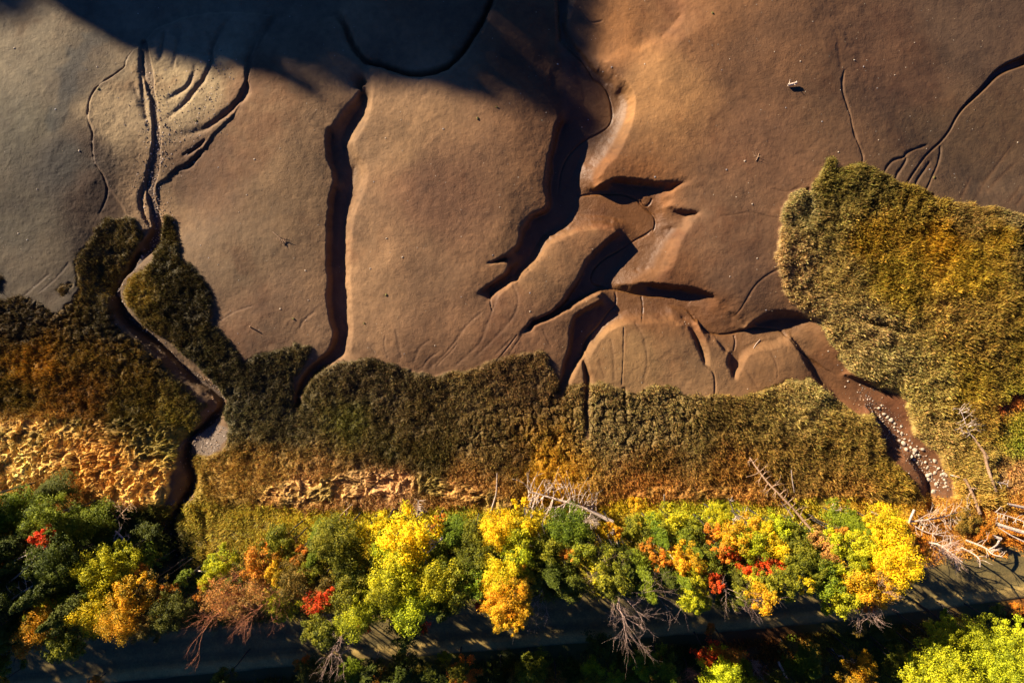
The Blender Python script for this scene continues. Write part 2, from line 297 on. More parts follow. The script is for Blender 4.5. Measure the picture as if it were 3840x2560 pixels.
def incise(tile, pts, w, dep, wet=0.5, taper=True):
    global Z, WET
    D, s = near_line(T(tile, pts), w*3+.1)
    wob = np.maximum(.25, 1+1.0*fbm(GX, GY, 1.0, 5, 3))
    tp = np.minimum(1, (8 if w < .13 else 3.2)*np.minimum(s, 1-s)) if taper else 1
    D = D+min(.09, w*.5)*fbm(GX, GY, .5, 12, 3, .7); D = np.maximum(D, 0)
    g = np.exp(-(D/(w*wob))**2)*tp
    Z = Z-dep*g; WET = np.maximum(WET, wet*np.exp(-(D/(w*1.7))**2)*tp)
for pts in ([(590,980),(700,880),(790,780),(850,680),(980,570)], [(770,960),(860,880),(960,790),(990,690),(1040,560),(1080,440)], [(900,900),(980,830),(1090,720),(1180,620),(1220,500),(1160,370)], [(1050,880),(1150,780),(1190,740)], [(500,930),(540,820),(620,770)], [(260,890),(210,820),(190,790)], [(420,900),(400,800),(380,700)],
            [(1840,760),(1860,900),(1865,1060)], [(2000,650),(2060,740),(2080,830),(2090,960),(2050,1060)], [(1760,900),(1800,1040)], [(2060,1080),(2100,950)]):
    incise('E', pts, .12, .03, .55)
for pts in ([(1930,680),(1925,850),(1915,1090)], [(1205,735),(1120,850),(1030,950)]): incise('E', pts, .05, .08, .7)
for pts in ([(1885,430),(1895,500),(1880,550),(1840,575),(1800,640),(1760,690),(1710,740),(1665,800),(1655,860)], [(2070,465),(2080,560),(2055,660)], [(1020,450),(1020,530),(1035,580)]): incise('E', pts, .07, .12, .7)
for pts in ([(330,900),(300,820),(310,740)], [(650,960),(700,900),(760,850),(800,790)], [(1130,900),(1180,820),(1240,740)], [(560,960),(600,900),(690,840)], [(1440,830),(1400,760),(1380,700)]): incise('E', pts, .07, .03, .5)
for pts in ([(2160,640),(2080,700),(2060,760)], [(1500,720),(1620,640),(1750,600)], [(380,380),(280,470),(180,560),(100,640)], [(500,300),(420,420),(300,520)], [(60,700),(160,610)]): incise('D', [(p[0], p[1]-60) for p in pts], .09, .03, .35)
incise('C', [(600,1300),(700,1330),(760,1290),(850,1330)], .08, .03, .4); incise('C', [(230,1490),(330,1480),(450,1455),(560,1490),(640,1500)], .1, .03, .5); incise('B', [(1640,20),(1600,0)], .06, .08, .5)
incise('E', [(1650,860),(1665,940),(1680,1010),(1685,1080),(1675,1180),(1660,1320)], .22, .5, .6)
for pts in ([(1590,0),(1610,25),(1650,50),(1700,115),(1730,130),(1800,115)], ): incise('B', pts, .07, .1, .6)
for pts in ([(1515,260),(1580,310),(1650,370),(1700,440),(1740,510),(1790,530),(1840,600),(1865,700),(1870,780),(1840,840),(1780,880),(1700,915),(1620,970),(1540,1060),(1500,1180),(1490,1300)],
            [(1600,1325),(1700,1305),(1850,1303),(1950,1310),(2040,1345),(2070,1390),(2140,1440),(2165,1480),(2165,1530),(2150,1568)], [(2060,1350),(2100,1400),(2130,1370),(2140,1340)]): incise('B', pts, .07, .14, .8)
incise('E', [(2150,0),(2110,35),(2050,65),(1990,100),(1948,132),(1860,180),(1790,220),(1720,300),(1710,380),(1780,405),(1900,422),(2060,462),(2200,472),(2334,474)], .07, .14, .8)
incise('F', [(0,530),(60,570),(100,630),(130,680),(200,730),(300,737),(400,717),(480,690),(560,688),(650,700),(700,705),(760,800),(820,860),(900,910),(1000,980),(1080,1020)], .08, .14, .8)
incise('F', [(155,950),(210,990),(220,1080),(215,1160),(190,1200)], .07, .12, .6); incise('F', [(370,740),(380,790),(365,850)], .06, .1, .6)
incise('F', [(600,850),(640,950),(640,1040)], .08, .03, .5); incise('F', [(430,980),(490,1070),(520,1130)], .08, .03, .5); incise('F', [(660,290),(580,320),(480,400),(440,480),(380,590),(350,620)], .09, .06, .5)
for pts in ([(1100,480),(1078,560),(1080,640),(1110,740),(1130,800),(1140,880),(1170,970),(1200,1040),(1215,1090),(1195,1160)],): incise('C', pts, .09, .13, .5)
for pts in ([(1350,1200),(1390,1130),(1440,1095),(1500,1085),(1520,1050),(1600,1015),(1700,980)], [(1410,1290),(1450,1190),(1500,1130),(1520,1080)], [(1780,985),(1785,1040),(1750,1130),(1700,1200),(1650,1290),(1620,1350)], [(1560,1280),(1620,1190),(1700,1100)]): incise('C', pts, .10, .14, .5)
for pts in ([(2334,920),(2220,1070),(2100,1230),(1960,1390)], [(2334,1080),(2200,1200),(2060,1330)], [(2334,1260),(2200,1400)], [(2000,1190),(1930,1290),(1870,1380)], [(2334,1330),(2250,1420)], [(1050,240),(1060,400),(1080,520)]): incise('C', pts, .14, .03, .6)
# big diagonal stream upper right
D, s = near_line(T('C', [(2400,380),(2334,408),(2260,435),(2180,485),(2110,565),(2020,650),(1945,720),(1890,795),(1850,880),(1785,962),(1700,1032),(1640,1092),(1580,1162),(1520,1245),(1500,1295),(1480,1345),(1460,1480)]), 1.6)
ww = .14+.42*(1-sstep(.0, .45, s)); Z = Z-(.13+.62*(1-sstep(0, .55, s)))*(1-sstep(ww*.45, ww, D))*np.minimum(1, 6*(1-s)); WET = np.maximum(WET, .6*np.exp(-(D/.3)**2))
# delta
FAN = T('A', [(940,310),(900,330),(870,370),(850,410),(845,450),(800,490),(750,530),(700,560),(660,600),(630,650),(612,710),(612,760),(605,800),(620,850),(640,910),(635,980),(640,1060),(650,1120),(700,1190),(730,1270),(820,1400),(900,1568),(1060,1568),(1050,1250),(1250,1150),(1400,1010),(1450,930),(1600,800),(1700,640),(1715,450),(1760,300),(1850,90),(1500,65),(1230,105),(1050,190)])
def inpoly(X, Y, poly):
    P = [W(p[0], p[1]) for p in poly]; c = np.zeros(X.shape, bool); n = len(P)
    for i in range(n):
        x1, y1 = P[i]; x2, y2 = P[i-1]
        if y1 == y2: continue
        c ^= ((y1 > Y) != (y2 > Y)) & (X < (x2-x1)*(Y-y1)/(y2-y1)+x1)
    return c
wx, wy = .12*fbm(GX, GY, .9, 1, 3), .12*fbm(GX, GY, .9, 6, 3)
fan = blur(inpoly(GX+wx, GY+wy, FAN).astype(np.float32), 2); Z = Z+.16*fan
incise('A', [(970,290),(940,312),(900,330),(870,370),(850,410),(845,450),(800,490),(750,530),(700,560),(660,600),(630,650),(612,710),(612,760),(605,800),(620,850),(640,910),(635,980),(640,1060),(650,1120),(700,1190),(730,1270),(715,1360),(660,1480)], .09, .13, .6)
for pts, wd, dp in ([[(1900,70),(1780,230),(1720,350),(1700,450),(1702,570),(1690,640),(1620,730),(1530,800),(1430,870),(1330,910),(1160,940)], .28, .34], [[(1580,90),(1480,220),(1430,330),(1440,420),(1400,520),(1340,610),(1260,710),(1190,770),(1130,830)], .22, .26], [[(1330,430),(1310,530),(1270,600),(1200,640),(1130,690)], .2, .2], [[(1410,950),(1330,1020),(1240,1060)], .17, .24], [[(1390,1010),(1330,1090),(1230,1150),(1130,1200)], .18, .26],
                    [[(1110,200),(1090,330),(1080,420)], .2, .18], [[(1230,150),(1190,330),(1170,480)], .2, .12], [[(950,330),(955,450),(970,600),(990,760),(1030,900)], .2, .18], [[(900,560),(960,700),(1000,820)], .25, .1], [[(1000,1230),(945,1310),(945,1420),(980,1500),(1020,1560)], .2, .3]): incise('A', pts, wd, dp, .4)
# ditches inside the marshes
for pts, wd, dp in (([(1095,590),(1200,630),(1300,670),(1450,705),(1540,730)], .28, .5), ([(2240,-30),(2265,120),(2270,300),(2290,520)], .35, .6)): incise('F', pts, wd, dp, .2)
for pts, wd, dp in (([(1480,1330),(1465,1420),(1455,1560)], .16, .45), ([(1600,1300),(1570,1420),(1545,1550)], .14, .35), ([(840,1290),(835,1420),(800,1560)], .16, .4), ([(1195,1160),(1200,1220)], .14, .3), ([(1230,1400),(1300,1405)], .2, .4), ([(1690,1330),(1660,1430),(1640,1540)], .12, .3)): incise('C', pts, wd, dp, .2)
for pts, wd, dp in (([(1670,1180),(1672,1300),(1680,1400)], .2, .45), ([(1930,1090),(1935,1240),(1945,1340)], .14, .4), ([(1450,1150),(1430,1180)], .2, .4), ([(880,1300),(900,1400)], .2, .4), ([(1440,1400),(1480,1480)], .25, .4)): incise('E', pts, wd, dp, .2)
for pts, wd, dp in (([(580,410),(560,500),(520,600),(480,640)], .14, .35), ([(600,590),(560,470)], .14, .3), ([(870,930),(850,990),(830,1040)], .2, .35), ([(600,1180),(640,1240)], .3, .3)): incise('D', pts, wd, dp, .2)
# secondary creek branch
incise('G', [(1310,220),(1370,310),(1415,420),(1435,520),(1450,600),(1440,700),(1430,800)], .3, .35, .5)
D, s = near_line([(p[0], p[1]) for p in ck], 1.6)
cw = .5+.12*np.sin(s*40)+.25*fbm(GX, GY, 1.2, 2, 3); cw = cw+.25*np.exp(-((s-.36)/.05)**2); cd = .22+.55*sstep(.26, .36, s)
CREEK = (1-sstep(cw*.6, cw, D)); Z = Z-cd*CREEK; WET = np.maximum(WET, .9*CREEK)

# ---------------------------------------------------------------- masks
LEFTM = [(-80,690),(0,690),(60,682),(120,702),(142,722),(168,702),(190,665),(176,610),(190,572),(232,502),(262,496),(300,498),(322,540),(300,600),(268,640),(258,700),(272,745),(340,800),(420,880),(470,930),(455,990),(410,1020),(395,1120),(380,1200),(400,1300),(-80,1300)]
MIDM = [(352,600),(366,520),(372,492),(392,496),(408,540),(418,592),(470,632),(495,680),(497,745),(540,785),(566,832),(600,812),(650,800),(690,786),(722,800),(700,838),(676,870),(672,930),(692,930),(694,885),(725,852),(780,830),(850,824),(930,843),(1000,862),(1060,850),(1100,840),(1150,818),(1222,808),(1262,828),(1285,870),(1282,920),(1300,885),(1340,885),(1345,1010),(1353,1010),(1352,882),(1380,876),(1430,888),(1455,910),(1500,880),(1552,885),(1572,910),(1640,905),(1700,910),(1760,892),(1800,880),(1860,863),(1892,890),(1930,920),(1975,955),(2005,950),(2030,1030),(2085,1100),(2130,1170),(2140,1300),(500,1300),(455,1180),(440,1110),(440,1050),(520,1030),(530,980),(515,950),(520,915),(480,860),(410,800),(330,740),(290,690),(288,665),(310,640)]
RIGHTM = [(1783,560),(1786,502),(1812,446),(1838,440),(1850,450),(1880,392),(1902,358),(1916,388),(1970,382),(2012,402),(2050,420),(2100,428),(2140,455),(2200,468),(2280,480),(2352,500),(2500,520),(2500,1220),(2190,1220),(2180,1150),(2185,1100),(2150,1040),(2100,990),(2090,950),(2075,912),(1990,872),(1952,850),(1930,810),(1900,770),(1868,732),(1838,712),(1802,682),(1790,640),(1772,582)]
wx, wy = .55*fbm(GX, GY, 1.1, 1, 4, .7), .55*fbm(GX, GY, 1.1, 6, 4, .7)
GM = np.zeros((NY, NX), np.float32)
for P in (LEFTM, MIDM, RIGHTM): GM = np.maximum(GM, inpoly(GX+wx, GY+wy, P))
for x, y, r in ((5,640,14),(8,660,9),(155,665,10),(170,655,7)): GM = np.maximum(GM, (np.hypot(GX-W(x,y)[0], GY-W(x,y)[1])+wx < r*PX).astype(np.float32))
BAR = inpoly(GX+wx*.5, GY+wy*.5, [(440,1010),(470,985),(500,975),(528,985),(525,1005),(505,1030),(480,1045),(445,1040)]).astype(np.float32)
GM = GM*(1-BAR)*(1-np.clip(CREEK*2, 0, 1))
def pmask(poly, wv=1.0, b=3): return blur(inpoly(GX+wx*wv, GY+wy*wv, poly).astype(np.float32), b)
HAY = np.maximum.reduce([pmask([(-60,965),(200,955),(430,965),(425,1080),(370,1170),(240,1150),(180,1075),(80,1095),(-60,1120)], 2), pmask([(620,1112),(700,1095),(760,1085),(900,1072),(1000,1088),(1100,1118),(1210,1150),(1130,1164),(1000,1128),(850,1130),(720,1150),(640,1165),(605,1230),(585,1200),(595,1150)], 1), pmask([(1400,1125),(1560,1105),(1800,1118),(2000,1128),(2115,1150),(2115,1172),(1900,1152),(1600,1140),(1400,1140)], 1)*.6])
SWIRL = np.maximum(pmask([(2130,590),(2190,620),(2260,680),(2300,800),(2330,900),(2340,1000),(2240,1060),(2210,960),(2190,850),(2130,730)], 2, 8), pmask([(1880,600),(1930,640),(1960,760),(1900,720)], 2, 6)*.7)
SWIRL = np.maximum(SWIRL, pmask([(450,1060),(640,1050),(620,1120),(590,1200),(520,1260),(460,1150)], 2, 6)*.8)
for x, y, r in ((1902,378,15),(1898,395,17),(1892,410,18),(1836,455,15),(1832,475,17),(1822,500,20),(384,505,12),(390,530,12),(246,510,14),(290,512,12),(1240,822,20),(1810,890,20)): GM = np.maximum(GM, (np.hypot(GX-W(x,y)[0], GY-W(x,y)[1])+wx*.5 < r*PX).astype(np.float32))
yb = 1168+25*fbm(GX, GY, 8, 9, 2)+(GX < -28)*0
TREEF = sstep(0, 1, (W(0, 1148)[1]+.5*sstep(6, 12, GX)-GY+1.0*fbm(GX, GY, 4, 9, 3))/.9)     # forest floor and undergrowth
TREEF = np.maximum(TREEF, pmask([(2275,930),(2320,900),(2400,880),(2400,1200),(2290,1160),(2270,1040)], 2))
TREEF = TREEF*(1-CREEK)
# hay and hummocks
def worley(X, Y, s, seed):
    x, y = X/s, Y/s; xi = np.floor(x).astype(int); yi = np.floor(y).astype(int); f1 = np.full(X.shape, 9., np.float32); f2 = f1.copy(); cid = np.zeros(X.shape, np.float32)
    for a in (-1, 0, 1):
        for b in (-1, 0, 1):
            i, j = (xi+a) & 255, (yi+b) & 255; d = np.hypot(x-xi-a-LAT[seed, i, j], y-yi-b-LAT[seed+1, i, j]).astype(np.float32)
            m = d < f1; f2 = np.where(m, f1, np.minimum(f2, d)); cid = np.where(m, LAT[seed+2, i, j], cid); f1 = np.where(m, d, f1)
    return f1, f2, cid
cx, cy = GX+.5*fbm(GX, GY, 1.5, 4, 3), GY+.5*fbm(GX, GY, 1.5, 8, 3)
f1, f2, _ = worley(cx, cy, .85, 2)
CRACK = 1-sstep(.02, .22, f2-f1)
MA = np.maximum(pmask([(-60,690),(200,700),(330,740),(400,880),(250,800),(100,790),(-60,780)], 3, 6), np.maximum(pmask([(1050,980),(1060,960),(1300,900),(1620,905),(1640,1000),(1300,1060),(1050,1030)], 3, 6), pmask([(1820,440),(1900,380),(2050,420),(2220,480),(2150,540),(2000,500),(1900,600),(1900,740),(1790,640)], 3, 6)))
GE = blur(GM, 2)
rag = fbm(GX, GY, .45, 3, 3, .8)
tallz = box(pmask(RIGHTM, 1, 4), .8)
gz = .18+.14*fbm(GX, GY, 3, 12, 3)+(.30-.13*tallz)*rag-.42*MA*CRACK+.16*fbm(GX, GY, 1.3, 9, 3)
r1 = 1-2*np.abs(fbm(cx, cy, 1.0, 10, 4, .65)); fa = 1.0+5.0*fbm(GX, GY, 3.2, 13, 3); r2 = .6*fbm(GX, GY*1.8, .9, 14, 4, .7)+.6*fbm(GX*np.cos(.4)+GY*np.sin(.4), (GY-GX*.3)*3.2, .6, 9, 4, .8)
hz = .10+.32*sstep(.45, .95, r1)+.26*r2
swz = .12+.16*(1-2*np.abs(fbm(cx*.55, cy*1.6, .75, 11, 3)))
gz = gz*(1-HAY)+hz*HAY; gz = gz*(1-SWIRL)+swz*SWIRL
EDG = np.clip(blur(GM, 14)*2-1, 0, 1)
Z = Z+GE*(.25+.75*EDG)*(1-np.clip(TREEF, 0, 1))*gz
Z = Z+TREEF*(.25*fbm(GX, GY, 1.5, 2, 4))*(1-sstep(0, 1, 1-np.abs(0)))
# mud micro relief
MUD = (1-np.clip(GE*1.3, 0, 1))*(1-TREEF)
FLATB = sstep(-.6, -1.0, Z)
Z = Z+MUD*(.20*fbm(GX, GY, 7, 1, 2)*(1-FLATB)+.075*fbm(GX, GY, 2.2, 3, 3)*(1-.6*FLATB)+.02*fbm(GX, GY, .45, 7, 3, .7)*(1-.5*FLATB)+.012*np.maximum(0, fbm(GX, GY, .3, 11, 2)-.45)*3)
lb = np.clip(1-np.hypot(GX-W(230,150)[0]*0-W(80,400)[0], (GY-W(80,400)[1])*.6)/8, 0, 1); Z = Z+MUD*lb*.03*fbm(GX, GY, .7, 9, 4, .8)
# rocky flank inside the fan
Z = Z+fan*.035*fbm(GX, GY, .35, 2, 3, .8)*MUD
# flatten road bed
RD, rs = near_line(ROAD, 4.5)
rf = 1-sstep(2.5, 3.6, RD); Z = Z*(1-rf)+(RZ-.05)*rf
def samp(M, x, y):
    u = np.clip((np.asarray(x)+50)/ST, 0, NX-1.001); v = np.clip((np.asarray(y)+34)/ST, 0, NY-1.001); i = u.astype(int); j = v.astype(int); fu = u-i; fv = v-j
    return (M[j, i]*(1-fu)+M[j, i+1]*fu)*(1-fv)+(M[j+1, i]*(1-fu)+M[j+1, i+1]*fu)*fv
def ground(px, py):
    z = 0
    for _ in range(4): x, y = W(px, py, z); z = float(samp(Z, x, y))
    return x, y, z

# ---------------------------------------------------------------- colour fields
def field(X, Y, ctrl, p=4):
    num = np.zeros(X.shape+(3,), np.float32); den = np.zeros(X.shape, np.float32)
    for px, py, c in ctrl:
        x, y = W(px, py); wgt = (1/(((X-x)**2+(Y-y)**2)+.6)**(p/2)).astype(np.float32)
        num += wgt[..., None]*np.array(lin(c), np.float32); den += wgt
    return num/den[..., None]
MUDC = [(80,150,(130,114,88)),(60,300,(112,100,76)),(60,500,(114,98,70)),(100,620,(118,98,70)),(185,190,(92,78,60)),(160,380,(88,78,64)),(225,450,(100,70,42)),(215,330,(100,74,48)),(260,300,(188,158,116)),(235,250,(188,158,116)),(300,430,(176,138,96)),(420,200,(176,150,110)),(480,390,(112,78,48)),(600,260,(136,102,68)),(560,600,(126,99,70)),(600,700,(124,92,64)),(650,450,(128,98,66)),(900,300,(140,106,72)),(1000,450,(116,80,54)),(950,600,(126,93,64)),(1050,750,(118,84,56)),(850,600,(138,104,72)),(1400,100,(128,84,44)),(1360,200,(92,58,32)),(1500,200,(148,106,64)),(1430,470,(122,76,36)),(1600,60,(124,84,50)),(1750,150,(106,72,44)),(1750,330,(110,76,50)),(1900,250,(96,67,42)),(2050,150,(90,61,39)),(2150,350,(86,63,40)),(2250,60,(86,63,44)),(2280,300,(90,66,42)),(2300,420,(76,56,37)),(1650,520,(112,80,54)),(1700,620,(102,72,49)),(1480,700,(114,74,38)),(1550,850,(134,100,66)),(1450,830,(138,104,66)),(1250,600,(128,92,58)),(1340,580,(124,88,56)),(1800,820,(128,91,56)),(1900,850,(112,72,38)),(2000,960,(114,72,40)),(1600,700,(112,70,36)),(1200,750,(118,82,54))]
GRC = [(60,740,(62,50,30)),(250,750,(60,50,28)),(100,830,(128,90,26)),(220,820,(98,74,28)),(300,850,(88,68,26)),(60,890,(82,64,20)),(200,900,(100,68,24)),(300,940,(75,62,22)),(100,1000,(170,130,65)),(250,1050,(172,122,54)),(60,1080,(188,148,80)),(330,1130,(186,138,68)),(400,1000,(110,95,35)),(240,560,(72,60,34)),(380,620,(54,46,22)),(420,700,(50,42,21)),(325,650,(110,90,36)),(480,850,(60,52,28)),(600,880,(62,54,34)),(560,950,(78,70,45)),(640,960,(76,66,40)),(800,880,(80,66,42)),(800,960,(76,70,26)),(900,900,(78,64,40)),(1000,960,(82,66,36)),(1200,880,(92,70,42)),(1100,960,(105,86,52)),(1150,1010,(98,78,42)),(900,1040,(66,56,22)),(1000,1040,(72,60,25)),(1200,1040,(86,62,26)),(1400,980,(112,94,58)),(1500,960,(115,96,58)),(1600,1000,(98,80,42)),(1500,1060,(96,70,30)),(1750,960,(118,98,52)),(1850,900,(150,125,75)),(1800,1040,(112,86,40)),(1950,1040,(122,92,42)),(2050,1100,(126,96,36)),(1700,1080,(122,86,36)),(700,1130,(160,122,74)),(900,1110,(158,118,76)),(1080,1120,(138,100,52)),(1250,1075,(172,128,32)),(1500,1120,(135,90,38)),(1700,1130,(140,96,42)),(1950,1140,(140,100,46)),(550,1100,(130,100,45)),(620,1080,(138,108,54)),(650,1200,(128,84,36)),(550,1200,(110,95,30)),(430,1200,(120,105,35)),(350,1180,(90,85,25)),
       (1800,600,(152,122,82)),(1830,470,(132,112,72)),(1900,420,(112,92,42)),(2000,420,(106,86,42)),(2100,470,(120,92,36)),(2200,500,(122,92,48)),(2330,510,(122,97,62)),(1900,500,(126,102,56)),(1850,700,(152,122,78)),(1920,640,(140,110,60)),(2000,560,(132,96,26)),(2150,560,(146,102,22)),(2050,650,(132,102,32)),(2200,620,(150,114,34)),(2300,560,(142,106,32)),(2350,580,(90,70,40)),(2180,720,(138,104,50)),(2250,800,(128,96,42)),(2330,800,(112,86,30)),(2000,760,(142,112,72)),(2050,850,(142,116,72)),(2120,900,(160,130,72)),(2120,1000,(165,130,76)),(2200,900,(132,102,32)),(2250,950,(130,96,38)),(2330,960,(112,106,26)),(2250,1080,(150,120,62)),(2150,1150,(160,120,50)),(2250,1180,(185,145,68))]
UNC = [(60,1130,(62,72,18)),(150,1090,(60,80,16)),(300,1200,(44,52,16)),(100,1300,(30,40,14)),(400,1250,(56,52,20)),(430,1180,(120,105,30)),(600,1230,(120,105,32)),(520,1220,(116,100,34)),(750,1180,(165,146,36)),(660,1200,(150,130,36)),(850,1150,(160,142,34)),(1000,1150,(158,142,36)),(900,1220,(150,130,30)),(1200,1170,(150,135,30)),(1450,1150,(190,160,30)),(1600,1160,(158,150,32)),(1600,1230,(100,110,26)),(1800,1160,(164,146,36)),(1800,1220,(150,130,30)),(2000,1180,(190,150,40)),(2000,1250,(150,110,30)),(1200,1300,(80,84,24)),(700,1350,(90,84,28)),(2330,960,(104,96,24)),(2290,900,(165,80,38)),(2340,1020,(96,100,24)),(2330,1090,(150,112,60)),(2220,1200,(170,125,50)),(2300,1240,(180,115,32)),(2340,1180,(170,120,40)),(2150,1240,(160,110,40)),(300,1500,(40,48,20)),(800,1530,(84,74,24)),(1200,1500,(66,72,22)),(1600,1480,(50,58,20)),(2000,1440,(70,76,22)),(2250,1410,(90,80,22)),(2350,1395,(150,90,24)),(600,1560,(60,66,22)),(1700,1440,(110,66,24)),(2100,1400,(96,72,24))]
wX, wY = GX+2.2*fbm(GX, GY, 5, 3, 4, .6), GY+1.6*fbm(GX, GY, 5, 5, 4, .6)
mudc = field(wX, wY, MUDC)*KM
n1 = fbm(GX, GY, 3.5, 6, 5, .65)[..., None]; n2 = fbm(GX, GY, .5, 2, 3, .7)[..., None]
dk = (1-.5*sstep(-22, -44, GX)*sstep(26, 14, GY))*(1-.22*sstep(-10, -24, GX)); mudc = mudc*dk[..., None]  # lens vignetting painted into the mud colour, darker towards the left
n3_ = fbm(wX, wY, 6, 11, 5, .75)[..., None]
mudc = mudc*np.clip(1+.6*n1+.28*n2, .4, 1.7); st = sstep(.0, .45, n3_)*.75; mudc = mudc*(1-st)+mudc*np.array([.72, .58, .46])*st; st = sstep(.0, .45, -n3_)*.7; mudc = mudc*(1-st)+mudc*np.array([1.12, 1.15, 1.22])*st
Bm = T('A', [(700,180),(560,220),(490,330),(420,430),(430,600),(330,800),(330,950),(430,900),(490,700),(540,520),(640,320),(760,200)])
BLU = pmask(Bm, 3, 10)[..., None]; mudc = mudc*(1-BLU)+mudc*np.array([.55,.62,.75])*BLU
wetc = np.array(lin((102,68,34)))*KM
wt = np.clip(np.maximum(FLATB*.75*MUD, WET*.8), 0, 1)[..., None]
mudc = mudc*(1-wt)+(mudc*.35+wetc*.5)*wt
grc = field(wX, wY, GRC)*KG; grc[..., 0] *= 1-.13*sstep(22, 30, GX)*sstep(-20, -8, GY); unc = field(wX, wY, UNC)*2.4
soil = np.array(lin((60,44,26)))
incise_done = True
ge = np.clip(GE*1.2, 0, 1)[..., None]
olv = (sstep(.0, .35, fbm(GX, GY, 2.4, 11, 4, .7))*HAY*.75)[..., None]; gcol = (grc*(1-olv)+np.array(lin((104,88,34)))*1.6*olv)*(1+.5*rag[..., None]); mh = np.maximum(HAY, SWIRL*.8)[..., None]
strand = (1+.8*fbm(GX+.4*r1, GY*2.6+.5*r1, .35, 7, 3, .8)*mh[..., 0])[..., None]
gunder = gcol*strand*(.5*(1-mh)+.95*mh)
olv = (sstep(.0, .35, fbm(GX, GY, 2.4, 11, 4, .7))*HAY*.75)[..., None]; grc = grc*(1-olv)+np.array(lin((104,88,34)))*1.6*olv
hayc = grc*(1-.25*SWIRL[..., None])*(1+.1*HAY[..., None])*np.array([1, 1.04, 1.2])
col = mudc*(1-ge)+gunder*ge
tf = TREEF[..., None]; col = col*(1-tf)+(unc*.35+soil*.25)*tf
barc = np.array(lin((104,88,72))); bb = blur(CREEK*.65, 2)[..., None]*(sstep(.2, .3, s)[..., None]*.8+.2); col = col*(1-bb)+np.array(lin((62,52,44)))*bb; bb = blur(BAR, 2)[..., None]; col = col*(1-bb)+barc*bb
bank = (sstep(0, 1, 1-np.abs(D-cw*1.1)/.5)*sstep(.25, .35, s))[..., None]*.12*(1-ge); col = col*(1-bank)+np.array(lin((150,120,85)))*bank
wetA = np.clip(FLATB*.7*MUD+WET*.6, 0, 1)*(1-blur(BAR, 4))*(1-.5*CREEK)
col = np.clip(col, .004, .8)

# ---------------------------------------------------------------- materials
def mat(name):
    m = bpy.data.materials.new(name); m.use_nodes = True; nt = m.node_tree; b = nt.nodes['Principled BSDF']; return m, nt, b
def nd(nt, t, **kw):
    n = nt.nodes.new(t)
    for k, v in kw.items():
        if isinstance(k, str) and hasattr(n, k): setattr(n, k, v)
        else: n.inputs[k].default_value = v
    return n
def bumped(nt, b, scales, dist, strength=1.0):
    co = nt.nodes.new('ShaderNodeNewGeometry'); prev = None
    for s, d in zip(scales, dist):
        n = nt.nodes.new('ShaderNodeTexNoise'); n.inputs['Scale'].default_value = s; n.inputs['Detail'].default_value = 5; n.inputs['Roughness'].default_value = .65
        nt.links.new(co.outputs['Position'], n.inputs['Vector'])
        bu = nt.nodes.new('ShaderNodeBump'); bu.inputs['Distance'].default_value = d; bu.inputs['Strength'].default_value = strength
        nt.links.new(n.outputs[0], bu.inputs['Height'])
        if prev: nt.links.new(prev.outputs[0], bu.inputs['Normal'])
        prev = bu
    nt.links.new(prev.outputs[0], b.inputs['Normal']); return n
m_ground, nt, b = mat('mud_and_soil')
a = nd(nt, 'ShaderNodeAttribute', attribute_name='Col'); n = bumped(nt, b, (1.6, 7, 26), (.07, .036, .014))
vn_ = nt.nodes.new('ShaderNodeTexNoise'); vn_.inputs['Scale'].default_value = .22; vn_.inputs['Detail'].default_value = 6; g_ = nt.nodes.new('ShaderNodeNewGeometry'); nt.links.new(g_.outputs['Position'], vn_.inputs['Vector'])
vr_ = nt.nodes.new('ShaderNodeMapRange'); vr_.inputs['From Min'].default_value = .36; vr_.inputs['From Max'].default_value = .62; vr_.inputs['To Min'].default_value = .25; vr_.inputs['To Max'].default_value = 1.0; nt.links.new(vn_.outputs[0], vr_.inputs[0])
for bn in [q for q in nt.nodes if q.type == 'BUMP'][1:]: nt.links.new(vr_.outputs[0], bn.inputs['Strength'])
mx = nt.nodes.new('ShaderNodeMix'); mx.data_type = 'RGBA'; mx.blend_type = 'MULTIPLY'; mx.inputs['Factor'].default_value = .6
rmp = nt.nodes.new('ShaderNodeValToRGB'); rmp.color_ramp.elements[0].position = .3; rmp.color_ramp.elements[0].color = (.6,.6,.6,1); rmp.color_ramp.elements[1].position = .7; rmp.color_ramp.elements[1].color = (1.35,1.35,1.35,1)
nt.links.new(n.outputs[0], rmp.inputs[0]); nt.links.new(a.outputs['Color'], mx.inputs['A']); nt.links.new(rmp.outputs[0], mx.inputs['B']); nt.links.new(mx.outputs['Result'], b.inputs['Base Color'])
mr = nd(nt, 'ShaderNodeMapRange'); mr.inputs['To Min'].default_value = .85; mr.inputs['To Max'].default_value = .42; nt.links.new(a.outputs['Alpha'], mr.inputs[0]); nt.links.new(mr.outputs[0], b.inputs['Roughness'])
b.inputs['Specular IOR Level'].default_value = .35
def attr_mat(name, rough=.8, transl=0.0, spec=.2):
    m, nt, b = mat(name); a = nd(nt, 'ShaderNodeAttribute', attribute_name='Col'); nt.links.new(a.outputs['Color'], b.inputs['Base Color']); b.inputs['Roughness'].default_value = rough; b.inputs['Specular IOR Level'].default_value = spec
    if transl:
        t = nt.nodes.new('ShaderNodeBsdfTranslucent'); ms = nt.nodes.new('ShaderNodeMixShader'); ms.inputs[0].default_value = transl
        nt.links.new(a.outputs['Color'], t.inputs[0]); nt.links.new(b.outputs[0], ms.inputs[1]); nt.links.new(t.outputs[0], ms.inputs[2]); nt.links.new(ms.outputs[0], nt.nodes['Material Output'].inputs[0])
    return m
m_grass = attr_mat('grass_blades', .8, .2); m_under = attr_mat('undergrowth_leaves', .7, .25); m_stone = attr_mat('pebble_stone', .7)
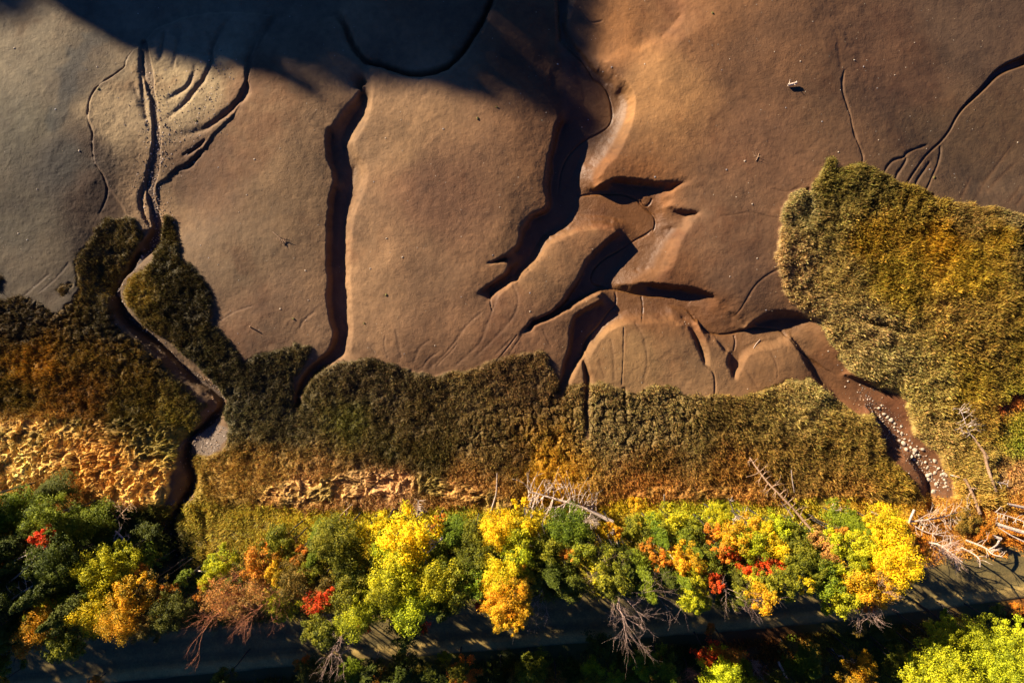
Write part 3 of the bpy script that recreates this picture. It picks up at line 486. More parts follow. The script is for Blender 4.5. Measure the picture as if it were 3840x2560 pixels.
# leaves: hue from the object's own colour, varied leaf by leaf
m_leaf, nt, b = mat('leaves'); oi = nt.nodes.new('ShaderNodeObjectInfo'); av = nd(nt, 'ShaderNodeAttribute', attribute_name='var')
hs = nt.nodes.new('ShaderNodeHueSaturation'); nt.links.new(oi.outputs['Color'], hs.inputs['Color'])
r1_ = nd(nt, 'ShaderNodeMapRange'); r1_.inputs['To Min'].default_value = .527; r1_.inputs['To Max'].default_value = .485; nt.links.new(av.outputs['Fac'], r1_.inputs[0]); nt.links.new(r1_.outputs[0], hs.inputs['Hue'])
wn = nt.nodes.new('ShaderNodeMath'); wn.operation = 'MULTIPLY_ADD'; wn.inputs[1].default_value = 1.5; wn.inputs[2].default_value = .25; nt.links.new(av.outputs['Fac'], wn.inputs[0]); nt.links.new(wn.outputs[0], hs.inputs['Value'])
nt.links.new(hs.outputs[0], b.inputs['Base Color']); b.inputs['Roughness'].default_value = .6; b.inputs['Specular IOR Level'].default_value = .25
t = nt.nodes.new('ShaderNodeBsdfTranslucent'); ms = nt.nodes.new('ShaderNodeMixShader'); ms.inputs[0].default_value = .22; nt.links.new(hs.outputs[0], t.inputs[0]); nt.links.new(b.outputs[0], ms.inputs[1]); nt.links.new(t.outputs[0], ms.inputs[2]); nt.links.new(ms.outputs[0], nt.nodes['Material Output'].inputs[0])
def wood(name, c, c2):
    m, nt, b = mat(name); co = nt.nodes.new('ShaderNodeTexCoord'); n = nt.nodes.new('ShaderNodeTexNoise'); n.inputs['Scale'].default_value = 9; n.inputs['Detail'].default_value = 6
    nt.links.new(co.outputs['Object'], n.inputs['Vector']); r = nt.nodes.new('ShaderNodeValToRGB'); r.color_ramp.elements[0].position = .35; r.color_ramp.elements[1].position = .65
    r.color_ramp.elements[0].color = (*lin(c), 1); r.color_ramp.elements[1].color = (*lin(c2), 1); nt.links.new(n.outputs[0], r.inputs[0]); nt.links.new(r.outputs[0], b.inputs['Base Color'])
    bu = nt.nodes.new('ShaderNodeBump'); bu.inputs['Distance'].default_value = .03; nt.links.new(n.outputs[0], bu.inputs['Height']); nt.links.new(bu.outputs[0], b.inputs['Normal']); b.inputs['Roughness'].default_value = .8; return m
m_bark = wood('bark', (34,29,24), (58,50,42)); m_dead = wood('bleached_wood', (150,126,104), (214,192,168)); m_twig = wood('bare_twigs', (170,134,112), (214,180,156)); m_pink = wood('reddish_twigs', (172,98,60), (216,146,98)); m_log = wood('old_log_wood', (120,92,66), (176,142,108))
m_road, nt, b = mat('gravel_road'); n = bumped(nt, b, (3, 22), (.03, .02)); co = nt.nodes.new('ShaderNodeNewGeometry')
n3 = nt.nodes.new('ShaderNodeTexNoise'); n3.inputs['Scale'].default_value = .7; n3.inputs['Detail'].default_value = 8; n3.inputs['Roughness'].default_value = .7; nt.links.new(co.outputs['Position'], n3.inputs['Vector'])
r = nt.nodes.new('ShaderNodeValToRGB'); r.color_ramp.elements[0].position = .3; r.color_ramp.elements[1].position = .7; r.color_ramp.elements[0].color = (*lin((92,80,40)), 1); r.color_ramp.elements[1].color = (*lin((132,112,58)), 1); nt.links.new(n3.outputs[0], r.inputs[0])
at_ = nd(nt, 'ShaderNodeAttribute', attribute_name='Col'); mx = nt.nodes.new('ShaderNodeMix'); mx.data_type = 'RGBA'; mx.blend_type = 'MULTIPLY'; mx.inputs['Factor'].default_value = 1; nt.links.new(r.outputs[0], mx.inputs['A']); nt.links.new(at_.outputs['Color'], mx.inputs['B']); n4 = nt.nodes.new('ShaderNodeTexNoise'); n4.inputs['Scale'].default_value = 6; n4.inputs['Detail'].default_value = 10; n4.inputs['Roughness'].default_value = .85; nt.links.new(co.outputs['Position'], n4.inputs['Vector'])
r4 = nt.nodes.new('ShaderNodeMapRange'); r4.inputs['From Min'].default_value = .3; r4.inputs['From Max'].default_value = .7; r4.inputs['To Min'].default_value = .45; r4.inputs['To Max'].default_value = 1.6; nt.links.new(n4.outputs[0], r4.inputs[0])
mx2 = nt.nodes.new('ShaderNodeMix'); mx2.data_type = 'RGBA'; mx2.blend_type = 'MULTIPLY'; mx2.inputs['Factor'].default_value = 1; nt.links.new(mx.outputs['Result'], mx2.inputs['A']); nt.links.new(r4.outputs[0], mx2.inputs['B']); nt.links.new(mx2.outputs['Result'], b.inputs['Base Color']); b.inputs['Roughness'].default_value = .9

# ---------------------------------------------------------------- ground sheet
ext = np.array([1, 2.5, 5, 10, 18, 30, 50, 80, 130, 200, 320, 480])
ax = np.concatenate([gx[0]-ext[::-1], gx, gx[-1]+ext]); ay = np.concatenate([gy[0]-ext[::-1], gy, gy[-1]+ext])
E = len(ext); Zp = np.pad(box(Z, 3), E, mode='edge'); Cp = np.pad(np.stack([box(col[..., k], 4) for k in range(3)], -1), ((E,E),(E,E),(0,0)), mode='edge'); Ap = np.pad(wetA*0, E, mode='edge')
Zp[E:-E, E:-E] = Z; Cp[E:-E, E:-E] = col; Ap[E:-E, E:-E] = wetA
OX, OY = np.meshgrid(np.maximum(np.abs(ax)-50, 0), np.maximum(np.abs(ay)-34, 0)); od = sstep(0, 60, np.hypot(OX, OY)); mud0 = np.array(lin((112,86,60)))*KM
keep_ = (ay < -12)[:, None]*1.0; Zp = Zp*(1-od)+od*np.where(keep_ > 0, 2.0, -.2); Cp = Cp*(1-od[..., None])+od[..., None]*np.where(keep_[..., None] > 0, np.array(lin((60,66,26))), mud0)
AX, AY = np.meshgrid(ax, ay); V = np.stack([AX, AY, Zp], -1).reshape(-1, 3)
nyy, nxx = AX.shape; idx = np.arange(nyy*nxx).reshape(nyy, nxx)
F = np.stack([idx[:-1,:-1], idx[:-1,1:], idx[1:,1:], idx[1:,:-1]], -1).reshape(-1, 4)
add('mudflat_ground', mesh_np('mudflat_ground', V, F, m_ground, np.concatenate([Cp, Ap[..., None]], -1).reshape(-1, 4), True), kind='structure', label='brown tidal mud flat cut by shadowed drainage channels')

# ---------------------------------------------------------------- road
def strip(name, line, halfw, prof, n=400, **props):
    P = smooth_poly([W(p[0], p[1], RZ) for p in line], 3); d = np.r_[0, np.cumsum(np.hypot(*np.diff(P, axis=0).T))]
    tt = np.linspace(0, d[-1], n); X = np.interp(tt, d, P[:,0]); Y = np.interp(tt, d, P[:,1]); tx, ty = np.gradient(X), np.gradient(Y); l = np.hypot(tx, ty); nx, ny = -ty/l, tx/l
    m = len(prof); V = np.zeros((n, m, 3)); cc = np.ones((n, m, 3))
    for k, (o, z, g) in enumerate(prof):
        edge = .25*fbm(X, Y, 1.2, 3+k, 3) if k in (0, m-1) else .05*fbm(X, Y, 3, 3, 2)
        V[:, k, 0] = X+nx*(o+edge); V[:, k, 1] = Y+ny*(o+edge); V[:, k, 2] = z+.02*fbm(V[:,k,0], V[:,k,1], 1.5, 4, 2); cc[:, k] = np.array(g)
    idx = np.arange(n*m).reshape(n, m); F = np.stack([idx[:-1,:-1], idx[1:,:-1], idx[1:,1:], idx[:-1,1:]], -1).reshape(-1, 4)
    return add(name, mesh_np(name, V.reshape(-1, 3), F, m_road, cc.reshape(-1, 3), True), **props)
g0, g1 = (.9,.9,.9), (2.0,1.85,1.8)
strip('gravel_road', ROAD, 2.4, [(-2.45,RZ-.12,g0),(-2.3,RZ+.02,g0),(-2.1,RZ+.02,g1),(-1.7,RZ+.16,g1),(-1.45,RZ+.14,g1),(-1.1,RZ+.02,g0),(-.7,RZ+.04,(.7,.7,.7)),(-.2,RZ+.05,(1.15,1.1,1.1)),(.3,RZ+.06,g0),(.8,RZ+.05,(.7,.7,.7)),(1.3,RZ+.06,(1.15,1.1,1.05)),(1.7,RZ+.04,g0),(2.2,RZ-.0,g0),(2.5,RZ-.12,g0)], kind='structure', label='dark gravel road running below the autumn trees')

# ---------------------------------------------------------------- grass as blades in tufts
fine_x = (-48, 48); fine_y = (-32.5, 32.5)
def rot_field(X, Y): return 1.0+5.0*fbm(X, Y, 3.2, 13, 3)
def blades(name, mask, dens, hgt, wid, nb, lean, lay, colf, mat_, label, cat='grass', crackcut=True, tri_c=1.0):
    area = (fine_x[1]-fine_x[0])*(fine_y[1]-fine_y[0]); N = int(area*dens)
    x = rng.uniform(*fine_x, N); y = rng.uniform(*fine_y, N); m = samp(mask, x, y)
    keep = rng.random(N) < m
    if crackcut: keep &= rng.random(N) > samp(CRACK*MA, x, y)*.9
    x, y = x[keep], y[keep]; n = len(x); z = samp(Z, x, y)-.03
    sz = (1+.9*fbm(x, y, .8, 3, 3))*rng.uniform(.6, 1.3, n)*(.45+.55*samp(EDG, x, y) if cat == 'grass' else 1); base = samp3(colf, x, y)*(1+.55*fbm(x, y, 1.1, 8, 4, .7)[:, None])
    th0 = rng.uniform(0, 6.28, n); la = rot_field(x, y)
    Vs, Cs = [], []
    for k in range(nb):
        th = th0+k*6.28/nb+rng.normal(0, .5, n); h = hgt*sz*rng.uniform(.6, 1.2, n); ln = lean*h*rng.uniform(.3, 1.2, n)
        dx = np.cos(th)*ln+np.cos(la)*lay*h; dy = np.sin(th)*ln+np.sin(la)*lay*h*.6
        wv = wid*rng.uniform(.6, 1.4, n); wx_, wy_ = -np.sin(th+rng.normal(0, .6, n))*wv, np.cos(th)*wv
        jx, jy = rng.normal(0, .07, n), rng.normal(0, .07, n)
        p0 = np.stack([x+jx-wx_, y+jy-wy_, z], -1); p1 = np.stack([x+jx+wx_, y+jy+wy_, z], -1)
        p2 = np.stack([x+jx+dx*.45+wx_*.8, y+jy+dy*.45+wy_*.8, z+h*(.65 if lay < .8 else .3)], -1); p3 = np.stack([x+jx+dx+wx_*.2, y+jy+dy+wy_*.2, z+h*(1 if lay < .8 else .22)], -1)
        Vs.append(np.stack([p0, p1, p2, p3], 1)); c = base*rng.uniform(.55, 1.45, n)[:, None]*(1+rng.normal(0, .08, (n, 3)))
        Cs.append(np.repeat(c[:, None], 4, 1))
    V = np.concatenate(Vs).reshape(-1, 3); c = np.maximum(np.concatenate(Cs).reshape(-1, 3), .004); c = c*np.minimum(1, .62/c.max(1))[:, None]
    F = np.arange(len(V)).reshape(-1, 4)
    return add(name, mesh_np(name, V, F, mat_, c), kind='stuff', label=label, category=cat)
def samp3(M, x, y): return np.stack([samp(M[..., k], x, y) for k in range(3)], -1)
sh_mask = np.clip(GE*1.2, 0, 1)*(1-np.clip(HAY+SWIRL*.4, 0, 1))*(1-TREEF)
tall = np.clip(pmask(RIGHTM, 1, 8)+pmask([(1600,880),(2000,900),(2140,1160),(1600,1100)], 1, 12)*.6, 0, 1)
stray = .10*blur(GM, 25)*(1-GE)*(1-TREEF)*(1-CREEK)*np.clip(.5+1.5*fbm(GX, GY, 1.5, 7, 3), 0, 1)
blades('marsh_grass', np.maximum(sh_mask*(1-tall), stray), 95, .24, .024, 4, .7, 0, grc, m_grass, 'short dark olive marsh grass behind the mud flat')
blades('reed_grass', sh_mask*tall, 90, .50, .019, 4, .4, .1, grc, m_grass, 'tall tan and golden reeds standing on the marsh edges')
blades('matted_grass', np.clip(np.maximum(HAY, SWIRL*.4), 0, 1)*GE*(1-TREEF*.7), 50, .27, .018, 3, .15, 1.9, hayc, m_grass, 'flattened straw coloured grass lying in swirls')
UM = np.clip(TREEF, 0, 1)*(1-(1-sstep(2.2, 3.0, RD)))*sstep(-.05, .5, fbm(GX, GY, .9, 5, 3, .7)+.42)
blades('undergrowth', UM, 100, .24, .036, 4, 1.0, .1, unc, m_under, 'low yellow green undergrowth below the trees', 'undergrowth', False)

# ---------------------------------------------------------------- stones
def rock(seed, sub=2, flat=.6):
    import bmesh
    bm = bmesh.new(); bmesh.ops.create_icosphere(bm, subdivisions=sub, radius=1); r = random.Random(seed); ph = [r.uniform(0, 9) for _ in range(6)]
    cut = [(Vector((r.gauss(0,1), r.gauss(0,1), r.gauss(0,1))).normalized(), r.uniform(.55,.85)) for _ in range(7)]
    for v in bm.verts:
        for nrm, d in cut:
            k = v.co.dot(nrm)-d
            if k > 0: v.co -= nrm*k
        v.co *= 1+.06*math.sin(5*v.co.x+ph[0])+.05*math.sin(6*v.co.y+ph[1]); v.co.z *= flat
    m = bpy.data.meshes.new('stone'); bm.to_mesh(m); bm.free(); return m
def stone_mat(name, c, c2):
    m = wood(name, c, c2); return m
m_rock = stone_mat('pale_stone', (150,130,108), (205,188,160)); m_rock2 = stone_mat('grey_stone', (118,110,108), (165,158,150)); m_rockg = stone_mat('weedy_stone', (70,66,24), (120,104,30))
rocks = []
for k in range(6):
    q = rock(k+1); q.materials.append(m_rock if k < 4 else m_rock2); rocks.append(q)
def put_rock(name, px, py, r, k, **props):
    x, y, z = ground(px, py); o = add(name, rocks[k % 6], None, (x, y, z+r*.12), **props); o.scale = (r*R.uniform(.8,1.25), r*R.uniform(.7,1), r*R.uniform(.8,1.1)); o.rotation_euler = (0, 0, R.uniform(0, 6.28)); return o
BP = T('F', [(1130,1055),(1110,1093),(1140,1170),(1215,1080),(1230,1100),(1300,1190),(1280,1205),(1310,1215),(1360,1220),(1390,1240),(1330,1275),(1350,1300),(1380,1280),(1370,1330),(1400,1300),(1410,1340),(1440,1335),(1430,1360),(1395,1310),(1495,1365),(1450,1370),(1410,1390),(1440,1420),(1470,1390),(1480,1400),(1500,1410),(1530,1420),(1470,1430),(1500,1445),(1480,1460),(1520,1450),(1550,1460),(1510,1480),(1540,1490),(1570,1480),(1600,1500),(1490,1510),(1530,1520),(1560,1510),(1590,1530),(1640,1520),(1620,1540),(1580,1550),(1610,1560),(1450,1345),(1340,1240),(1425,1320),(1500,1425)]) + \
     T('J', [(985,20),(1010,10),(1000,40),(1020,60),(1035,30),(1050,70),(1075,60),(1065,95),(1085,100),(1070,125),(1095,90),(1105,120),(1090,150),(1115,140),(1120,165),(1100,175),(1085,170),(1140,130),(1155,115),(1165,100),(1150,90),(1130,85),(1120,60),(1140,50),(1105,40),(1180,145),(1170,180),(1190,165),(1205,180),(1160,195),(1150,210),(1215,200),(1175,215),(1200,230),(1220,150),(1190,120),(1060,20),(1085,15),(1205,140),(1140,180),(1185,200),(1215,225),(1120,255)])
for i, (px, py) in enumerate(BP):
    put_rock('boulder', px+R.uniform(-1,1), py, R.choice((.07,.09,.11,.13,.17,.21,.3))*(.85 if i > 18 else .6), R.choice((0,1,2,3)), label='pale rounded boulder in the rocky stream bed at lower right', category='boulder', group='boulders of the rocky stream bed')
SP = T('C', [(628,354),(322,405),(805,420),(1525,462),(1237,457),(1330,604),(1340,958),(890,148),(1585,293),(1667,1017),(1688,1160),(1857,1190),(1982,884),(2290,975),(1065,1040),(424,1101),(705,737),(952,832),(211,1332),(366,1348),(476,1395),(450,1252),(268,480),(300,1160),(1450,514),(1258,412),(1173,412),(1555,795)]) + \
     T('B', [(1850,460),(1838,692),(1878,525),(1645,870),(1665,1195),(2075,440),(1788,495),(2145,1210),(1420,203),(1478,440),(417,1030),(302,945),(697,882),(222,1243),(820,1435),(408,820),(1400,770),(1083,1417),(1480,440),(1688,820)]) + \
     T('E', [(198,172),(199,286),(418,208),(820,68),(820,480),(1290,453),(307,80),(1643,715),(640,812),(1290,580),(430,868),(1035,193)]) + \
     T('F', [(509,216),(323,340),(508,292),(995,850),(1060,945),(1090,980),(14,650),(40,663),(1195,1130),(445,1108),(570,570)]) + \
     T('D', [(1427,213),(1490,260),(2092,640),(2108,502),(1632,798),(1632,366),(186,90),(124,46),(1916,562),(2088,300),(1372,128),(1626,730),(1762,897)]) + \
     T('A', [(368,370),(665,458),(541,1032),(254,1294),(380,748),(808,670),(1633,1450),(1688,1332),(1740,1090),(98,330),(590,478),(1492,1145),(1916,1015),(944,95)])
for i, (px, py) in enumerate(SP):
    put_rock('stone', px, py, R.choice((.05,.06,.075,.09)), i, label='small pale stone lying alone on the open brown mud', category='stone', group='small stones scattered on the mud')
gr = rock(33); gr.materials.append(m_rockg)
for (t, px, py, r, lb) in (('E',155,660,.11,'weedy dark stone on the mud right of the narrow channel'),('D',2005,627,.13,'weedy yellow stone on the mud left of the narrow channel'),('B',932,810,.15,'weedy olive stone below the big shadow in mid mud'),('B',1062,733,.11,'dark elongated lump just under the big shadow'),('E',305,465,.14,'dark weedy stone right of the narrow channel, mid height'),('C',205,90,.14,'dark weedy lump near the top edge on the bright ridge'),('A',672,608,.12,'dark stone on the left rim of the delta fan'),('C',1720,1215,.15,'dark weedy lump beside the split streams near the reeds'),('A',1340,825,.12,'dark stone among the delta rills')):
    P = T(t, [(px, py)])[0]; x, y, z = ground(*P); o = add('weedy_stone', gr, None, (x, y, z+.03), label=lb, category='stone'); o.scale = (r, r*.8, r*1.1); o.rotation_euler = (0, 0, R.uniform(0, 6))
# pebbles: too many to count
def pebbles(name, mask, dens, smin, smax, pal, label):
    N = int(96*65*dens); x = rng.uniform(-48, 48, N); y = rng.uniform(-32.5, 32.5, N); k = rng.random(N) < samp(mask, x, y); x, y = x[k], y[k]; n = len(x); z = samp(Z, x, y)
    s_ = smin+(smax-smin)*rng.random(n)**3; th = rng.uniform(0, 6.28, n); O = np.array([(1,0,0),(.3,.8,.1),(-.7,.6,0),(-.9,-.4,0),(.2,-.8,.05),(.1,.05,.8),(.5,.1,.55)])
    O = O[None]*rng.uniform(.7, 1.3, (n, 7, 1)); c, s2 = np.cos(th)[:, None], np.sin(th)[:, None]
    V = np.stack([x[:, None]+s_[:, None]*(O[...,0]*c-O[...,1]*s2), y[:, None]+s_[:, None]*(O[...,0]*s2+O[...,1]*c), z[:, None]+s_[:, None]*O[...,2]*.9], -1)
    f = np.array([(0,1,6),(1,5,6),(6,5,4),(6,4,0),(1,2,5),(2,3,5),(3,4,5)]); F = (np.arange(n)[:, None, None]*7+f[None]).reshape(-1, 3)
    pc = np.array([lin(q) for q in pal])[rng.integers(0, len(pal), n)]*rng.uniform(.6, 1.3, n)[:, None]
    add(name, mesh_np(name, V.reshape(-1, 3), F, m_stone, np.repeat(pc[:, None], 7, 1).reshape(-1, 3)), kind='stuff', label=label, category='pebbles')
D2, s2_ = near_line([(p[0], p[1]) for p in ck], 3.0)
D3, s3_ = near_line(T('A', [(1150,940),(1300,850),(1400,700),(1430,500)]), 3)
D4, _ = near_line(T('G', [(1370,310),(1420,420),(1460,520),(1480,600)]), 2)
pm = np.clip(1.0*np.exp(-(D2/.5)**2)*sstep(.06, .12, s2_)+.5*np.exp(-(D2/1.2)**2)*(s2_ < .32)*sstep(.02,.1,s2_)+.34*np.exp(-(D3/2.0)**2)+BAR+.8*np.exp(-(D4/.45)**2), 0, 1)*(1-np.clip(GE-.5, 0, .5)*1.6)
D5, _ = near_line(T('F', [(1280,1190),(1400,1330),(1500,1470)])+T('J', [(1010,40),(1090,110),(1170,170),(1190,230)]), 2)
pm = np.maximum(pm, .95*np.exp(-(D5/.9)**2))
pebbles('creek_gravel', pm, 60, .02, .10, [(128,112,98),(92,80,70),(178,160,140),(66,56,48),(150,118,86)], 'pebbly gravel lining the creek beds and the gravel bar')
pebbles('mud_grit', MUD*.6, 2.2, .01, .045, [(150,130,100),(110,90,66),(170,160,140),(70,56,40)], 'fine scattered grit and shell on the mud')

# ---------------------------------------------------------------- wood: tubes
class Tubes:
    def __init__(s): s.V = []; s.F = []; s.n = 0
    def tube(s, P, r0, r1, k=5):
        P = np.array(P, float); n = len(P); t = np.gradient(P, axis=0); t /= np.linalg.norm(t, axis=1)[:, None]+1e-9
        up = np.array([0, 0, 1.]) if abs(t[0][2]) < .8 else np.array([1., 0, 0]); a = np.cross(t, up); a /= np.linalg.norm(a, axis=1)[:, None]+1e-9; b = np.cross(t, a)
        r = np.linspace(r0, r1, n)[:, None, None]; th = np.arange(k)*2*math.pi/k
        ring = P[:, None]+r*(np.cos(th)[None, :, None]*a[:, None]+np.sin(th)[None, :, None]*b[:, None])
        s.V.append(ring.reshape(-1, 3)); i = np.arange(n*k).reshape(n, k)+s.n; j = np.roll(i, -1, 1)
        s.F.append(np.stack([i[:-1], j[:-1], j[1:], i[1:]], -1).reshape(-1, 4)); s.n += n*k
        e = i[-1]; s.F.append(np.array([[e[0], e[1], e[2], e[min(3, k-1)]]]))
        e = i[0]; s.F.append(np.array([[e[0], e[1], e[2], e[min(3, k-1)]]]))
    def mesh(s, name, m): return mesh_np(name, np.concatenate(s.V), np.concatenate(s.F), m, smooth=True)
def grow(tb, p, d, L, r, depth, rnd, spread=.55, kids=(2, 3), up=.15, wig=.18, k=4):
    n = 4; P = [np.array(p, float)]; d = np.array(d, float)
    for i in range(n):
        d = d+np.array([rnd.gauss(0, wig), rnd.gauss(0, wig), rnd.gauss(0, wig*.7)+up*.3]); d /= np.linalg.norm(d); P.append(P[-1]+d*L/n)
    tb.tube(P, r, r*.55, k)
    if depth > 0:
        for q in range(rnd.randint(*kids)):
            i = rnd.randint(2, n); dd = d+np.array([rnd.gauss(0, spread), rnd.gauss(0, spread), rnd.gauss(0, spread*.6)+up]); dd /= np.linalg.norm(dd)
            grow(tb, P[i], dd, L*rnd.uniform(.55, .85), r*.55, depth-1, rnd, spread, kids, up, wig, 3)

# ---------------------------------------------------------------- leaf crowns
def crown_mesh(seed, Rr, rz, nblob, leaf, nleaf, kind='broad'):
    g = np.random.default_rng(seed)
    if kind == 'broad':
        u = g.normal(size=(nblob, 3)); u /= np.linalg.norm(u, axis=1)[:, None]; u[:, 2] = np.where(u[:,2] < -.4, -u[:,2], u[:,2])
        c = u*(g.random((nblob, 1))**.4)*np.array([Rr*.92, Rr*.92, rz*.9])*g.uniform(.75, 1.12, (nblob, 1)); br = Rr*g.uniform(.10, .27, nblob)
        bi = g.integers(0, nblob, nleaf); v = g.normal(size=(nleaf, 3)); v /= np.linalg.norm(v, axis=1)[:, None]; v[:, 2] = np.where(g.random(nleaf) < .65, np.abs(v[:,2]), v[:,2])
        rr = br[bi][:, None]*(.45+.75*g.random((nleaf, 1))+.5*(g.random((nleaf, 1)) < .12)); P = c[bi]+v*rr*np.array([1, 1, .75]); nrm = v+g.normal(0, .55, (nleaf, 3)); nrm[:, 2] += .35
        el = 1.25; var = np.clip(.5+.6*(g.random(nblob)-.5)[bi]+g.normal(0, .22, nleaf), 0, 1)
    elif kind == 'conifer':
        nb = nblob*3; hb = g.random(nb)**.8; th = g.uniform(0, 6.28, nb); Lb = Rr*(1.08-hb)*g.uniform(.7, 1.15, nb)
        bi = g.integers(0, nb, nleaf); t = np.sqrt(g.random(nleaf)); a = th[bi]+g.normal(0, .16, nleaf)*(1.2-t*.4)
        P = np.stack([np.cos(a)*Lb[bi]*t, np.sin(a)*Lb[bi]*t, -rz+2*rz*hb[bi]-.28*Lb[bi]*t*t+g.normal(0, .06, nleaf)], -1); nrm = np.stack([np.cos(a)*.3, np.sin(a)*.3, np.ones(nleaf)], -1)+g.normal(0, .45, (nleaf, 3))
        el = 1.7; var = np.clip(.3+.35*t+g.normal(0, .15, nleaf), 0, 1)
    nrm /= np.linalg.norm(nrm, axis=1)[:, None]; a = np.cross(nrm, g.normal(size=(nleaf, 3))); a /= np.linalg.norm(a, axis=1)[:, None]+1e-9; b = np.cross(nrm, a)
    s = (leaf*g.uniform(.5, 1.35, nleaf))[:, None]; bend = nrm*s*.3
    V = np.stack([P-a*s*el, P-b*s*.7+bend, P+a*s*el, P+b*s*.7+bend], 1).reshape(-1, 3); F = np.arange(len(V)).reshape(-1, 4)
    return mesh_np('crown', V, F, m_leaf, attr=np.repeat(var, 4))
CR = {}
for cls, (rr, nb, nl) in dict(s=(.8, 26, 1700), m=(1.3, 52, 4200), l=(2.0, 95, 8500)).items():
    CR['broad', cls] = [crown_mesh(10*k+int(rr*10), rr, rr*1.75, nb, .052, int(nl*1.5)) for k in range(4)]
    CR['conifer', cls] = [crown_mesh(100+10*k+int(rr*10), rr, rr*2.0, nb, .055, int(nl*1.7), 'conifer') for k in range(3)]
    CR['thin', cls] = [crown_mesh(200+10*k+int(rr*10), rr, rr*1.6, nb, .05, int(nl*.45)) for k in range(3)]
def trunk_mesh(seed, mt):
    tb = Tubes(); rd = random.Random(seed); P = [(0,0,-.3)]
    for i in range(1, 7): P.append((rd.gauss(0,.06)*i**.5, rd.gauss(0,.06)*i**.5, i/6*8))
    tb.tube(P, .16, .05, 7)
    for i in range(9):
        z = rd.uniform(4, 7.6); a = rd.uniform(0, 6.28); grow(tb, (0, 0, z), (math.cos(a), math.sin(a), .8), 1.2, .035, 1, rd)
    return tb.mesh('trunk', mt)
TRK = [trunk_mesh(k, m_bark) for k in range(4)]
def stem_mesh():
    tb = Tubes(); tb.tube([(0,0,-.3),(.05,0,3),(0,.05,6),(0,0,8)], .16, .04, 6); return tb.mesh('trunk', m_bark)
STM = stem_mesh()
COL = dict(Y=(222,188,14), YG=(168,164,14), O=(200,116,30), OY=(206,150,18), R=(206,72,20), G=(92,110,14), GD=(46,62,12), LG=(170,172,22), OL=(112,112,18), OLD=(66,72,16), BR=(124,92,36), P=(176,118,60))
NAME = dict(Y='bright yellow', YG='yellow green', O='orange', OY='golden orange', R='red', G='dark green', GD='deep shaded green', LG='lime green', OL='olive green', OLD='dull dark olive', BR='brown', P='pinkish brown')
